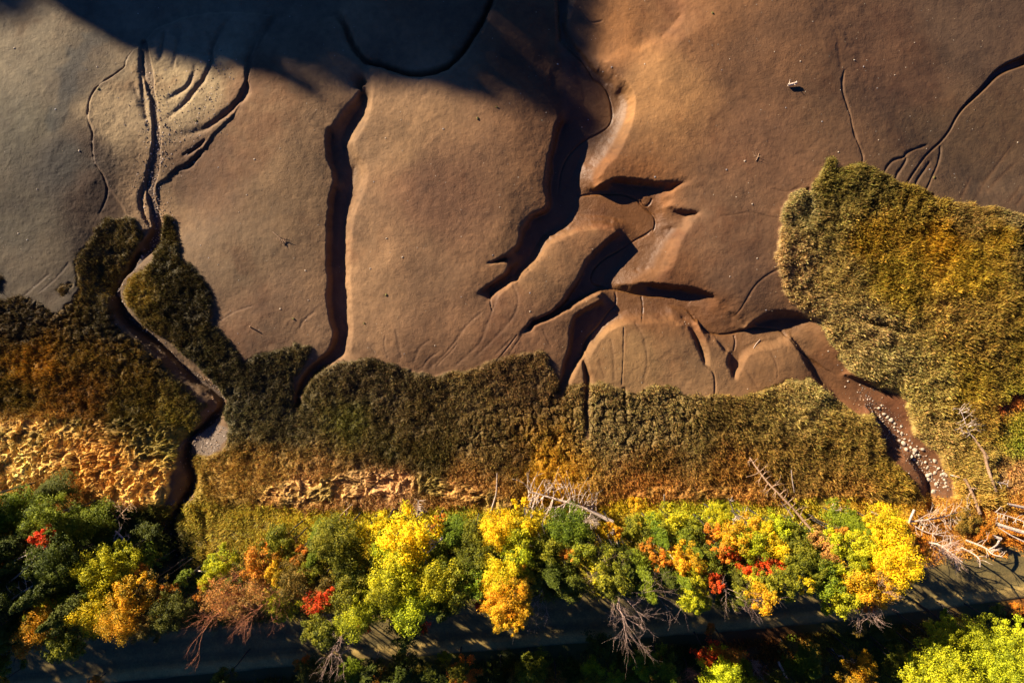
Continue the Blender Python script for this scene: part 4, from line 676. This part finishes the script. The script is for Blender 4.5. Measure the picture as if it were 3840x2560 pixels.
# tile, x, y, radius, colour, height of the crown centre above ground
TL = [('G',150,330,110,'G',5),('G',60,430,100,'G',6),('G',330,250,110,'OLD',3),('G',350,420,120,'G',6),('G',520,480,110,'G',5),('G',240,445,55,'O',5),('G',315,565,60,'R',8),('G',90,620,120,'GD',8),('G',240,680,120,'GD',7),('G',420,700,120,'GD',8),('G',830,720,125,'YG',8),('G',930,805,55,'O',7),('G',1000,560,90,'OLD',2),('G',1085,650,80,'OLD',2),('G',880,630,75,'OLD',2),('G',960,720,80,'GD',2.5),('G',700,560,80,'OLD',2.5),('G',760,880,85,'G',8),('G',650,920,75,'G',8),('G',560,1010,120,'GD',9),('G',340,1130,105,'OY',9),('G',250,1210,90,'O',8),('G',690,1080,105,'Y',9),('G',910,950,100,'OY',9),('G',860,1130,105,'OY',10),('G',1050,890,80,'BR',7),('G',1040,1170,80,'BR',9),('G',1560,960,120,'P',6.5),('G',1680,1000,90,'P',7),('H',30,900,90,'P',7),('G',1200,1060,105,'OLD',8),('G',1170,920,60,'O',6),('G',500,1240,100,'OL',9),('G',520,1110,80,'GD',9),('G',60,1390,85,'OL',9),('G',120,1180,100,'GD',9),('G',100,960,110,'GD',9),('G',330,900,120,'GD',9),('G',1235,860,45,'G',5),('G',1460,840,65,'YG',4),('G',1395,950,55,'O',5),('G',5,630,35,'O',8),('G',30,1540,40,'OY',2),('G',660,1545,50,'O',1.5),
 ('H',50,720,100,'O',7),('H',150,790,65,'OY',8),('H',310,690,60,'O',7),('H',190,860,45,'Y',8),('H',300,830,110,'BR',8),('H',560,560,125,'OL',8),('H',440,620,105,'G',7),('H',630,690,110,'OL',8),('H',400,760,70,'OL',8),('H',425,1000,70,'R',10),('H',480,965,45,'R',10),('H',380,900,80,'BR',8),('H',740,520,65,'Y',6),('H',860,480,75,'Y',6),('H',960,455,50,'G',5),('H',1060,540,150,'Y',8),('H',910,630,90,'YG',8),('H',1000,770,130,'YG',10),('H',850,720,60,'OL',8),('H',700,820,110,'GD',8),('H',660,930,100,'OL',10),('H',920,930,120,'YG',11),('H',1060,1000,125,'YG',11),('H',700,1080,110,'YG',11),('H',520,1160,90,'OL',11),('H',400,1180,70,'OL',10),('H',750,1150,42,'R',10),('H',1240,465,55,'O',5),('H',1150,590,70,'G',6),('H',1350,550,110,'G',6),('H',1300,690,100,'OL',8),('H',1230,840,115,'YG',10),('H',1340,900,100,'OL',10),('H',1180,940,85,'YG',10),('H',1030,1180,85,'GD',10),('H',1150,1170,40,'R',9),('H',1300,1040,90,'GD',10),('H',1460,650,110,'OL',8),('H',1500,520,80,'OL',6),('H',1660,500,115,'Y',7),('H',1500,830,100,'G',9),('H',1560,900,40,'R',9),('H',1545,1020,35,'R',9),('H',1680,790,105,'Y',10),('H',1680,950,110,'OY',11),('H',1690,1080,70,'OY',12),('H',400,1490,120,'OLD',1.5),('H',310,1430,60,'O',1),('H',620,1520,85,'G',2),('H',1200,1500,100,'OLD',2),('H',1290,1380,45,'YG',1.5),('H',860,1540,60,'O',2),('H',1420,1490,90,'O',2.5),('H',1000,1400,60,'OL',1.5),('H',760,1530,60,'OL',1.5),
 ('I',90,430,100,'Y',6),('I',50,560,90,'YG',8),('I',40,690,90,'YG',9),('I',380,480,120,'G',7),('I',470,600,90,'OL',8),('I',240,650,85,'OL',8),('I',410,640,58,'O',8),('I',250,780,115,'GD',9),('I',140,800,65,'OL',9),('I',40,870,85,'OY',11),('I',60,1050,65,'OY',12),('I',25,1170,38,'OY',13),('I',380,850,90,'GD',9),('I',690,500,50,'OY',6),('I',640,690,80,'OL',8),('I',700,790,100,'OL',10),('I',650,880,70,'OL',10),('I',850,520,90,'OL',5),('I',950,470,80,'YG',4),('I',1080,440,100,'YG',4),('I',1010,550,70,'G',7),('I',930,610,42,'O',7),('I',1200,500,85,'OL',5),('I',1220,620,80,'G',8),('I',1370,520,60,'O',6),('I',870,780,90,'G',9),('I',900,890,100,'G',10),('I',1000,700,60,'O',8),('I',1050,820,70,'GD',9),('I',1190,700,90,'OY',9),('I',1240,790,80,'YG',9),('I',1385,850,50,'R',10),('I',1480,690,55,'R',8),('I',1570,780,50,'R',9),('I',1690,790,60,'R',9),('I',1400,400,65,'YG',4),('I',1510,560,100,'OY',7),('I',1630,610,90,'YG',8),('I',1700,490,70,'Y',6),('I',1430,640,60,'O',8),('I',1210,990,65,'YG',11),('I',1180,870,60,'G',10),('I',1690,950,72,'OY',11),('I',1650,860,60,'YG',10),('I',1560,900,70,'OL',10),('I',840,330,50,'OY',2),('I',1330,740,80,'OL',9),('I',1500,800,70,'OLD',9),('I',540,1450,65,'YG',3),('I',680,1530,80,'YG',3),('I',900,1490,55,'YG',3),('I',600,1320,100,'GD',2),('I',1330,1350,80,'R',4),('I',1500,1350,60,'O',5),('I',1430,1480,115,'YG',5),('I',1600,1500,70,'G',4),('I',780,1450,50,'BR',2),('I',1050,1430,90,'GD',2),('I',1350,1190,35,'O',.8),
 ('J',40,480,80,'YG',6),('J',140,520,95,'OL',5),('J',60,630,70,'Y',8),('J',190,620,80,'OL',8),('J',490,520,48,'O',6),('J',570,450,90,'G',5),('J',330,550,60,'P',7),('J',390,650,70,'P',8),('J',780,470,105,'Y',6),('J',700,540,80,'Y',7),('J',860,560,90,'OY',7),('J',1000,600,75,'O',6),('J',600,610,80,'YG',8),('J',820,720,130,'Y',9),('J',560,720,70,'YG',9),('J',640,700,60,'GD',7),('J',30,750,60,'R',9),('J',220,850,58,'Y',10),('J',20,950,42,'OY',12),('J',170,730,75,'OL',9),('J',310,770,80,'OL',9),('J',440,800,80,'YG',10),('J',570,860,100,'OY',11),('J',720,880,85,'OY',11),('J',470,940,90,'YG',11),('J',750,960,65,'OY',11),('J',450,1030,60,'YG',11),('J',640,990,60,'O',11),('J',1350,440,85,'BR',.8),('J',1470,510,60,'O',1),('J',620,1180,45,'BR',3),('J',630,1400,70,'OY',5),('J',590,1510,90,'OY',5),('J',280,1450,115,'G',3),('J',140,1320,55,'BR',2),('J',820,1210,75,'OLD',2),('J',900,1440,115,'OL',4),('J',1150,1270,85,'LG',4),('J',1120,1400,105,'LG',5),('J',1240,1490,115,'LG',6),('J',1040,1520,90,'LG',5),('J',1340,1230,105,'LG',4),('J',1410,1350,90,'OL',4),('J',1490,1210,95,'LG',4),('J',1600,1290,110,'LG',5),('J',1710,1230,75,'LG',4),('J',1560,1430,105,'LG',6),('J',1700,1410,85,'LG',5),('J',1650,1530,95,'LG',6),('J',1430,1500,85,'OL',5),('J',1200,1130,55,'LG',2),('J',1300,1120,38,'O',1.5),('J',1560,1060,45,'OL',1),('J',1700,1050,40,'O',1)]
# unseen neighbours to the left whose shade falls into the picture
OFFT = [(-60,1150,7),(-110,1230,9),(-170,1180,10),(-70,1330,10),(-150,1330,11),(-240,1260,12),(-60,1420,10),(-200,1420,12),(-120,1500,9),(-300,1340,12)]
LMK = [('the red maple over the road', 'H', 440, 990), ('the big bare fan tree', 'I', 720, 1000), ('the gravel creek', 'G', 1450, 700), ('the long leaning dead trunk', 'J', 290, 480), ('the boulder stream', 'J', 1150, 200), ('the pink twig tree', 'G', 1600, 1000), ('the fallen tree with combed branches', 'I', 400, 330), ('the red cluster', 'I', 1600, 760), ('the white forked branch', 'H', 1220, 640), ('the pale straw bank', 'H', 700, 180), ('the straw meadow', 'G', 800, 150), ('the bottom right corner', 'J', 1700, 1500), ('the bottom left corner', 'G', 50, 1500), ('the orange drooping birch', 'I', 20, 1050), ('the big yellow tree', 'J', 820, 720), ('the small post', 'I', 1040, 330), ('the grey log pair', 'J', 1450, 250), ('the golden oak', 'J', 600, 900)]
LMP = [(n, T(t, [(x, y)])[0]) for n, t, x, y in LMK]
def where(px, py, used, head):
    order = sorted(LMP, key=lambda q: math.hypot(q[1][0]-px, q[1][1]-py))
    for n, (lx, ly) in order:
        dx, dy = px-lx, py-ly; d = math.hypot(dx, dy)
        far = '' if d < 90 else ('some way ' if d < 200 else 'well ')
        if d < 14: w_ = 'at'
        elif abs(dx) > 2*abs(dy): w_ = far+('right of' if dx > 0 else 'left of')
        elif abs(dy) > 2*abs(dx): w_ = far+('below' if dy > 0 else 'above')
        else: w_ = far+('below and ' if dy > 0 else 'above and ')+('right of' if dx > 0 else 'left of')
        s = f'{head} {w_} {n}'
        if s not in used and len(s.split()) <= 16: used.add(s); return s
    for n, (lx, ly) in order:
        s = f'{head} {"right" if px > lx else "left"} of {n}, {"in front" if py > ly else "behind"}'
        for e in ('', ', half hidden', ', partly shaded', ', deep in shade'):
            if s+e not in used and len((s+e).split()) <= 16: used.add(s+e); return s+e
    return head+' outside the picture to the left'
used = set()
def make_tree(px, py, r, c, hc, i, off=False):
    # crown centre hc metres above ground, standing under it
    z0 = 1.2
    for _ in range(3):
        x, y = W(px, py, z0+hc); z0 = float(samp(Z, x, y))
    rm = r/2.977*PX*1.18; cls = 's' if rm < 1.0 else ('m' if rm < 1.6 else 'l'); base = dict(s=.8, m=1.3, l=2.0)[cls]
    con = c in ('G', 'GD', 'OLD') and i % 3 != 0; kd = 'conifer' if con else ('thin' if c in ('P', 'BR', 'R') and i % 2 else 'broad')
    shrub = hc < 3.2
    nm = 'shrub' if shrub else ('conifer_tree' if con else 'autumn_tree')
    root = bpy.data.objects.new(nm, None); C.collection.objects.link(root); root.location = (x, y, z0)
    size = 'small' if r < 62 else ('large' if r > 104 else 'middle sized')
    head = f'{size} {NAME[c]} {"conifer" if con and not shrub else ("shrub" if shrub else "tree")}'
    root['label'] = where(px, py, used, head); root['category'] = 'shrub' if shrub else 'tree'
    root['group'] = 'shrubs beside the road' if shrub else ('conifers of the roadside wood' if con else 'autumn trees along the road')
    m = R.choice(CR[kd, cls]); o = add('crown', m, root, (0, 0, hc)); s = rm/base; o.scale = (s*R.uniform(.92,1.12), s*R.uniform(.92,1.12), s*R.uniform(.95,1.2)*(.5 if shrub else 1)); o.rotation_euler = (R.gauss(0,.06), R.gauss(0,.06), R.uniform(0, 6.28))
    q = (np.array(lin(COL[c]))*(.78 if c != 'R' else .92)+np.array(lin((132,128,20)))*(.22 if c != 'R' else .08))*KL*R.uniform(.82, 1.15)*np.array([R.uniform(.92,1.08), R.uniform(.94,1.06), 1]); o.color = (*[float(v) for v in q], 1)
    tr = add('trunk', STM if shrub else R.choice(TRK), root); tr.scale = (.45 if not shrub else .3,)*2+((hc+rm*.5)/8,); tr.rotation_euler = (0, 0, R.uniform(0, 6.28))
    return root
for i, (t, x, y, r, c, h) in enumerate(TL):
    P = T(t, [(x, y)])[0]
    if c == 'LG': h += 2.5
    if t == 'J' and h > 9 and x > 400: h -= 1.5
    make_tree(P[0], P[1]+(6 if P[1] < 1330 else 2), r, c, h, i)
FR = random.Random(21); TP = [(T(t, [(x, y)])[0], c, h) for t, x, y, r, c, h in TL]
for k in range(108):
    if k < 62: px, py = FR.uniform(500, 2050), FR.uniform(1215, 1385); py += (px-1300)*-.03
    elif k < 78: px, py = FR.uniform(-10, 330), FR.uniform(1200, 1400)
    else: px, py = FR.uniform(500, 2100), FR.uniform(1545, 1600)-(px-1200)*.06
    q, c, h = min(TP, key=lambda a: math.hypot(a[0][0]-px, a[0][1]-py)); far = k >= 78
    c = FR.choice({'Y':('YG','OL','OY'),'OY':('BR','OL','YG'),'O':('BR','OL','OY'),'R':('OL','BR'),'G':('GD','OL','G'),'GD':('GD','OLD'),'YG':('OL','YG','G')}.get(c, ('OL','OLD','GD','YG')))
    if far: c = FR.choice(('OLD','GD','OL','BR','G'))
    make_tree(px, py, FR.uniform(55, 95), c, FR.uniform(3.3, 6) if far else max(3.3, h-FR.uniform(1, 2.5)), k)
for i, (px, py, h) in enumerate(OFFT): make_tree(px, py, 130, 'GD', h, i)
for k in range(26): make_tree(FR.uniform(-820, -50), FR.uniform(1150, 1520), 180, 'GD', FR.uniform(7, 10.5), k)

# ---------------------------------------------------------------- bare trees
def bare(px, py, ht, spread, mt, seed, label, depth=4, rr=.045, n0=20):
    spread *= .72
    z0 = 1.5
    for _ in range(3): x, y = W(px, py, z0+ht*.8); z0 = float(samp(Z, x, y))
    root = bpy.data.objects.new('bare_tree', None); C.collection.objects.link(root); root.location = (x, y, z0); root['label'] = label; root['category'] = 'tree'; root['group'] = 'leafless trees'
    rd = random.Random(seed); tb = Tubes(); P = [(0,0,-.3)]
    for i in range(1, 7): P.append((rd.gauss(0,.1), rd.gauss(0,.1), ht*.62*i/6))
    tb.tube(P, rr*1.6, rr*.8, 7); add('trunk', tb.mesh('trunk', m_bark if mt is not m_dead else m_dead), root)
    tb = Tubes()
    for i in range(n0):
        z = ht*rd.uniform(.42, .62); a = rd.uniform(0, 6.28); e = rd.uniform(.5, 1.6); grow(tb, (0,0,z), (math.cos(a), math.sin(a), e), ht*.28*spread, rr*.42, depth, rd, .45, (2,3), .12, .14)
    grow(tb, P[-1], (0,0,1), ht*.25, rr*.6, depth, rd, .45, (3,4), .15)
    add('branches', tb.mesh('branches', mt), root)
BT = [('I',720,965,14,.55,m_twig,'tall bare tree with a fan of pinkish twigs over the dark road'),('I',1500,860,11,.5,m_twig,'pale bare tree with forked branches right of the red crowns'),('G',1530,1040,10,.6,m_pink,'pink brown bare tree, upper left of the twiggy pair beside the creek'),('H',50,1060,11,.6,m_pink,'pink brown bare tree hanging lowest over the left part of the road'),('G',1660,900,8,.8,m_pink,'pink brown twiggy tree topmost of its group'),('H',520,790,7,.5,m_twig,'grey twiggy tree left of the dark gap'),('H',1380,770,8,.45,m_dead,'lichen grey bare tree among olive crowns'),('H',530,1260,11,.4,m_twig,'thin lichen covered tree reaching over the lit road'),('I',545,500,6,.45,m_dead,'small grey bare tree under the fallen tree'),('I',140,780,8,.45,m_dead,'lichen grey bare tree left of the fan tree'),('I',540,660,7,.4,m_dead,'pale dead twigs above the big fan tree'),('J',40,790,8,.6,m_pink,'reddish bare crown right of the red cluster'),('J',1000,700,5,.6,m_twig,'thin dark bare tree right of the big yellow tree'),('J',1260,690,5,.8,m_twig,'wide twiggy bare tree at the road edge lower right'),('J',640,1000,11,.35,m_twig,'bare branch tips below the golden oak'),('I',1210,860,8,.45,m_dead,'pale dead branches beside the green spire'),('I',240,920,8,.35,m_twig,'dim bare twigs over the shaded road'),('I',1230,1520,4,.5,m_pink,'bare reddish shrub at the bottom edge'),('J',620,1500,6,.5,m_dead,'white branched tree inside the orange crown at the bottom'),('G',60,780,8,.6,m_dead,'pale bare tree at the left edge'),('G',180,950,9,.6,m_dead,'white branched bare tree low at the left edge'),('H',1180,900,9,.35,m_dead,'thin white stems inside the yellow green crown'),('I',1030,620,6,.5,m_twig,'curving bare tree left of the green conifers'),('I',1680,1470,4,.5,m_twig,'grey bare tree at the bottom right of the orange crown')]
for k, (t, x, y, h, sp, mt, lb) in enumerate(BT):
    P = T(t, [(x, y)])[0]; bare(P[0], P[1], h, sp, mt, 50+k, lb)

# ---------------------------------------------------------------- logs and dead trunks, traced
def log(name, tile, pts, w0, w1, label, mt=m_dead, twigs=0, tl=.8, z0=.15, z1=.3, cat='log', side=0):
    P = []; Q = T(tile, pts); n = len(Q)
    for i, p in enumerate(Q):
        zz = z0+(z1-z0)*i/(n-1); g = 0
        for _ in range(3): x, y = W(p[0], p[1], g+zz); g = float(samp(Z, x, y))
        P.append((x, y, g+zz))
    gs = max(P[i][2] for i in range(n)); P = smooth_poly(P, 2); o0 = P[0].copy()
    rd = random.Random(hash(label) % 1000 if False else len(label)*7+n); tb = Tubes(); tb.tube(P-o0, w0/2*PX, w1/2*PX, 7)
    root = bpy.data.objects.new(name, None); C.collection.objects.link(root); root.location = o0; root['label'] = label; root['category'] = cat
    add('trunk', tb.mesh('trunk', mt), root)
    if twigs > 3:
        tb = Tubes(); d = P[-1]-P[0]; d /= np.linalg.norm(d)
        for i in range(twigs):
            t_ = rd.uniform(.25, .97); q = P[int(t_*(len(P)-1))]-o0; s_ = rd.choice((-1, 1)) if not side else side
            dd = d*rd.uniform(-.1, .5)+np.array([-d[1], d[0], 0])*s_*rd.uniform(.6, 1.2)+np.array([0, 0, rd.uniform(.1, .8)]); dd /= np.linalg.norm(dd)
            grow(tb, q, dd, tl*rd.uniform(.5, 1.1)*(1.2-.5*t_), w1/2*PX*.5+.012, 1, rd, .4, (1, 3), 0, .15)
        add('branches', tb.mesh('branches', mt), root)
log('fallen_tree','I',[(690,470),(560,400),(440,350),(330,320),(200,280),(110,260)],10,3,'large fallen grey tree with combed branches lying toward the marsh',m_dead,70,2.0,.8,.9,'tree')
log('dead_tree','I',[(750,675),(720,590),(695,520)],8,5,'thick grey dead trunk below the fallen tree',m_dead,10,.7,3,7)
log('post','I',[(1040,378),(1040,280)],4,3,'thin upright pale post in the yellow grass',m_dead,0,.5,.2,3,'post')
log('dead_tree','I',[(1525,420),(1500,350),(1480,308)],3,2,'thin leaning stem above the broken white snag',m_dead,4,.4,.3,2)
log('broken_log','I',[(1670,515),(1600,470),(1530,430)],8,6,'broken white log with bristling branches',m_dead,22,.9,.5,1.2)
log('dead_tree','I',[(1100,650),(1040,600),(990,560)],5,2,'curved bare branch with twigs among green crowns',m_dead,12,.9,5,6)
log('dead_tree','I',[(1345,825),(1250,720),(1190,670),(1140,630)],5,3,'long pale stem leaning to the red crown',m_dead,14,.6,8,6)
log('dead_tree','O',[(1912,1268),(1870,1225),(1832,1178),(1795,1140),(1760,1105),(1735,1070),(1722,1050)],7,3,'long leaning dead trunk reaching from the wood onto the marsh',m_log,30,.9,2.0,.8)
log('fallen_log','F',[(2085,1580),(2060,1540),(2010,1470),(1990,1440)],8,5,'upper grey log with bare crown lying on the reeds',m_log,0,.5,.3,.35)
log('bare_sapling','F',[(1990,1440),(1950,1400),(1930,1330),(1895,1240)],3,1.5,'bleached spindly branch above the upper log',m_dead,26,.9,.4,.6,'branch')
log('fallen_log','J',[(1480,0),(1500,90),(1530,180),(1560,260)],8,6,'right hand long log lying on the marsh edge',m_log,3,.5,.35,.3)
log('fallen_log','J',[(1450,412),(1400,280),(1345,170)],8,6,'left hand long log of the lower right pair',m_log,5,.5,.3,.35)
log('fallen_log','J',[(1310,162),(1245,145)],4,3,'short pale log left of the long logs',m_dead,0)
log('fallen_log','J',[(1540,190),(1640,210)],5,3,'short pale log right of the long logs',m_dead,4,.5)
log('fallen_log','J',[(1760,372),(1640,345)],8,5,'thick white log cut by the right edge, topmost',m_dead,0,.5,.5,.7)
log('fallen_log','J',[(1770,545),(1650,510),(1560,480)],9,8,'thickest white log near the right edge',m_dead,0,.5,1.2,1.4)
log('fallen_log','J',[(1770,470),(1650,430),(1550,398)],4,2,'slim pale stem with twigs above the thickest log',m_dead,16,.8,.6,.9)
log('fallen_log','J',[(1770,610),(1660,560),(1570,500)],3.5,2,'slim stem under the thickest white log',m_dead,2,.5,1.0,1.2)
log('stump_log','J',[(1590,582),(1525,558)],7,6,'short white stub casting a shadow near the road',m_dead,0,.5,1.4,1.5)
log('driftwood_fork','J',[(1350,590),(1430,620),(1500,650),(1530,690),(1605,706)],5,2,'white forked driftwood branch at the road edge',m_dead,9,.8,1.2,2.2,'branch')
log('driftwood_fork','J',[(1320,640),(1400,680),(1450,720),(1450,775)],4,1.5,'crooked pale branch left of the forked driftwood',m_dead,6,.7,1.4,2.4,'branch')
log('driftwood_fork','J',[(1580,590),(1560,630),(1510,655)],5,3,'curved white branch joining the driftwood from above',m_dead,2,.4,1.3,1.6,'branch')
log('fallen_tree','J',[(950,465),(1060,458),(1160,440),(1250,415),(1380,378)],5,2,'white fallen tree lying across the stream mouth',m_dead,40,1.3,.5,.8,'tree')
log('fallen_log','J',[(1000,385),(980,430),(960,475)],6,5,'short thick stub at the root end of the white fallen tree',m_dead,3,.4,.6,.8)
log('bare_sapling','J',[(1090,605),(1180,622),(1250,680),(1330,740)],5,1.5,'arched white branch with fine twigs above the road',m_dead,26,1.2,1.2,2.5,'branch')
log('bare_sapling','J',[(930,650),(1010,730),(1095,795)],4,1.5,'thin blue grey branch right of the big yellow tree',m_dead,14,.9,3,4,'branch')
log('bare_sapling','J',[(980,480),(1060,530),(1160,560),(1260,560)],3,1.5,'tangled bare stems under the white fallen tree',m_dead,24,1.0,.4,.6,'branch')
log('dead_sapling','J',[(180,262),(165,180),(160,110)],3,2,'thin dark stem standing in the reeds',m_dead,3,.3,.2,1.5,'stem')
log('dead_sapling','J',[(170,432),(125,370),(90,330)],4,2,'slim pale stem left of the long leaning trunk',m_dead,3,.4,.5,1,'stem')
log('broken_log','J',[(750,422),(725,405),(700,400)],7,4,'short curved white log at the yellow tree top',m_dead,0)
log('broken_log','J',[(510,472),(470,410),(430,362)],5,2,'white brushy snag in the undergrowth',m_dead,30,.8,.5,1.2)
log('post','H',[(1605,402),(1630,320),(1645,270),(1648,130)],5,2,'tall thin pole standing before the straw bank',m_dead,0,.5,.2,2.5,'post')
log('dead_sapling','H',[(1103,432),(1108,380),(1112,320)],5,2,'small white dead tree with rungs of side branches',m_dead,22,.7,.2,1.8,'tree')
log('bare_sapling','H',[(660,345),(610,390),(560,442)],2.5,1.5,'pair of bare twigs in the green grass',m_log,6,.7,.3,.8,'branch')
log('driftwood_fork','H',[(1272,578),(1250,610),(1215,645),(1150,695)],6,2,'white forked branch over the yellow crown',m_dead,7,1.0,8.5,9.5,'branch')
log('driftwood_fork','H',[(1225,520),(1190,500),(1150,498)],4,2,'small white branch above the white forked one',m_dead,5,.6,7,7.5,'branch')
log('bare_sapling','G',[(780,470),(840,400),(905,338)],4,1.5,'leaning bare sapling at the meadow corner',m_log,26,1.0,.6,1.4,'tree')
log('bare_sapling','G',[(790,530),(825,560),(862,602)],5,3,'short white branch in the dark thicket',m_dead,8,.7,2,2.5,'branch')
log('dead_sapling','G',[(45,765),(140,710),(250,665),(325,640)],3,1.5,'upper long pale stem leaning out of the left wood',m_dead,6,.5,9,8.5,'stem')
log('dead_sapling','G',[(45,895),(150,810),(215,750),(240,700),(330,630)],3.5,1.5,'middle long pale stem leaning out of the left wood',m_dead,6,.5,9,9,'stem')
log('dead_sapling','G',[(50,1015),(150,950),(240,895),(390,795)],5,1.5,'lowest long pale stem of the left wood',m_dead,14,.8,10,9,'stem')
log('fallen_log','G',[(170,500),(220,478),(272,452)],5,3,'short grey log beside the orange crown on the left',m_dead,4,.4,6,6)
log('fallen_log','G',[(1240,795),(1330,800),(1425,806)],3.5,2.5,'straight thin log bridging the creek',m_dead,2,.3,.5,.5)
log('fallen_log','J',[(70,1420),(110,1500),(160,1590)],5,5,'bluish log in the shade at the bottom edge',m_dead,0,.4,2,2.5)
log('fallen_log','J',[(1060,1432),(1130,1482)],6,5,'pale broken trunk inside the lime green crown',m_dead,2,.4,6.5,6.8)
log('driftwood','C',[(720,582),(750,575),(780,566)],6,5,'pale driftwood piece alone on the upper right mud',m_dead,4,.25,.2,.25)
log('dead_twig','C',[(500,1100),(515,1075),(520,1050)],1.6,1,'tiny forked twig on the mud above the dark bank',m_log,4,.5,.05,.05,'twig')
log('dead_twig','D',[(1865,35),(1910,75),(1955,110)],1.6,1.4,'thin branching twig on the mud left of the narrow channel',m_log,10,.4,.05,.05,'twig')
log('wood_post','D',[(1708,684),(1712,680)],3,3,'short stake casting a long thin shadow on the mud',m_log,0,.2,.02,.4,'stake')
log('dead_twig','F',[(485,830),(505,795),(530,770)],1.6,1,'straight straw coloured twig on the bright mud slab',m_dead,0,.3,.05,.06,'twig')

# ---------------------------------------------------------------- wooded ridge out of frame whose shade crosses the top
LH = 150.0; sd = -Ldir[:2]/np.linalg.norm(Ldir[:2])
prof = [(-260,60),(-60,20),(-10,40),(45,45),(70,15),(95,-25),(130,0),(200,30),(245,55),(290,85),(330,95),(385,98),(430,112),(480,130),(520,150),(560,168),(610,166),(660,182),(700,190),(740,218),(790,238),(830,230),(870,214),(930,206),(990,204),(1060,214),(1110,226),(1170,244),(1215,252),(1240,215),(1262,240),(1300,262),(1325,190),(1330,100),(1345,60),(1350,-40),(1400,-200)]
prof = [(a, b_+(24 if 240 < a < 1330 else 0)) for a, b_ in prof]
pp = smooth_poly([W(a, b_) for a, b_ in prof], 1); L_, i_ = [], 0
topz = LH*math.tan(SUN_EL); rp = pp+sd*LH
nr = 260; d = np.r_[0, np.cumsum(np.hypot(*np.diff(rp, axis=0).T))]; tt = np.linspace(0, d[-1], nr); rx, ry = np.interp(tt, d, rp[:,0]), np.interp(tt, d, rp[:,1])
offs = [(-60, -62), (-25, -30), (-8, -15), (0, -11), (8, -14), (30, -25), (80, -45), (140, -68)]
V = np.zeros((nr, len(offs), 3))
for k, (o_, dz) in enumerate(offs):
    V[:, k, 0] = rx+sd[0]*o_; V[:, k, 1] = ry+sd[1]*o_; V[:, k, 2] = np.maximum(topz+dz+2*fbm(rx+o_, ry, 12, 3, 3), -1)
idx = np.arange(nr*len(offs)).reshape(nr, -1); F = np.stack([idx[:-1,:-1], idx[1:,:-1], idx[1:,1:], idx[:-1,1:]], -1).reshape(-1, 4)
m_hill, nt, b = mat('hill_soil'); b.inputs['Base Color'].default_value = (.05,.05,.02,1); b.inputs['Roughness'].default_value = .9; bumped(nt, b, (.5,), (.5,))
add('hill', mesh_np('hill', V.reshape(-1, 3), F, m_hill, smooth=True), kind='structure', label='wooded ridge beyond the mud flat')
tb_v, tb_f, nn = [], [], 0
g = np.random.default_rng(5)
for q in range(nr*3):
    i = g.uniform(0, nr-1); x = np.interp(i, range(nr), rx); y = np.interp(i, range(nr), ry); o_ = g.uniform(-6, 6); x += sd[0]*o_; y += sd[1]*o_
    top = topz+o_*math.tan(SUN_EL)*1.0+min(0, g.normal(-.2, 2.0)); zb = topz-14; n_ = 70; hb = g.random(n_); th = g.uniform(0, 6.28, n_); rr_ = (1.05-hb)*3.0*g.uniform(.4, 1, n_)
    c = np.stack([x+np.cos(th)*rr_, y+np.sin(th)*rr_, zb+(top-zb)*hb], -1); s_ = 1.1*(1.1-hb*.7)
    a_ = np.stack([np.cos(th), np.sin(th), -.5+0*th], -1)*s_[:, None]; b__ = np.stack([-np.sin(th), np.cos(th), 0*th], -1)*s_[:, None]*.6
    tb_v.append(np.stack([c-a_, c-b__, c+a_, c+b__], 1).reshape(-1, 3))
V = np.concatenate(tb_v); cc = np.tile(np.array(lin((40,60,22))), (len(V), 1))
add('ridge_forest', mesh_np('ridge_forest', V, np.arange(len(V)).reshape(-1, 4), m_grass, cc), kind='stuff', label='dense dark conifer forest on the ridge', category='forest')
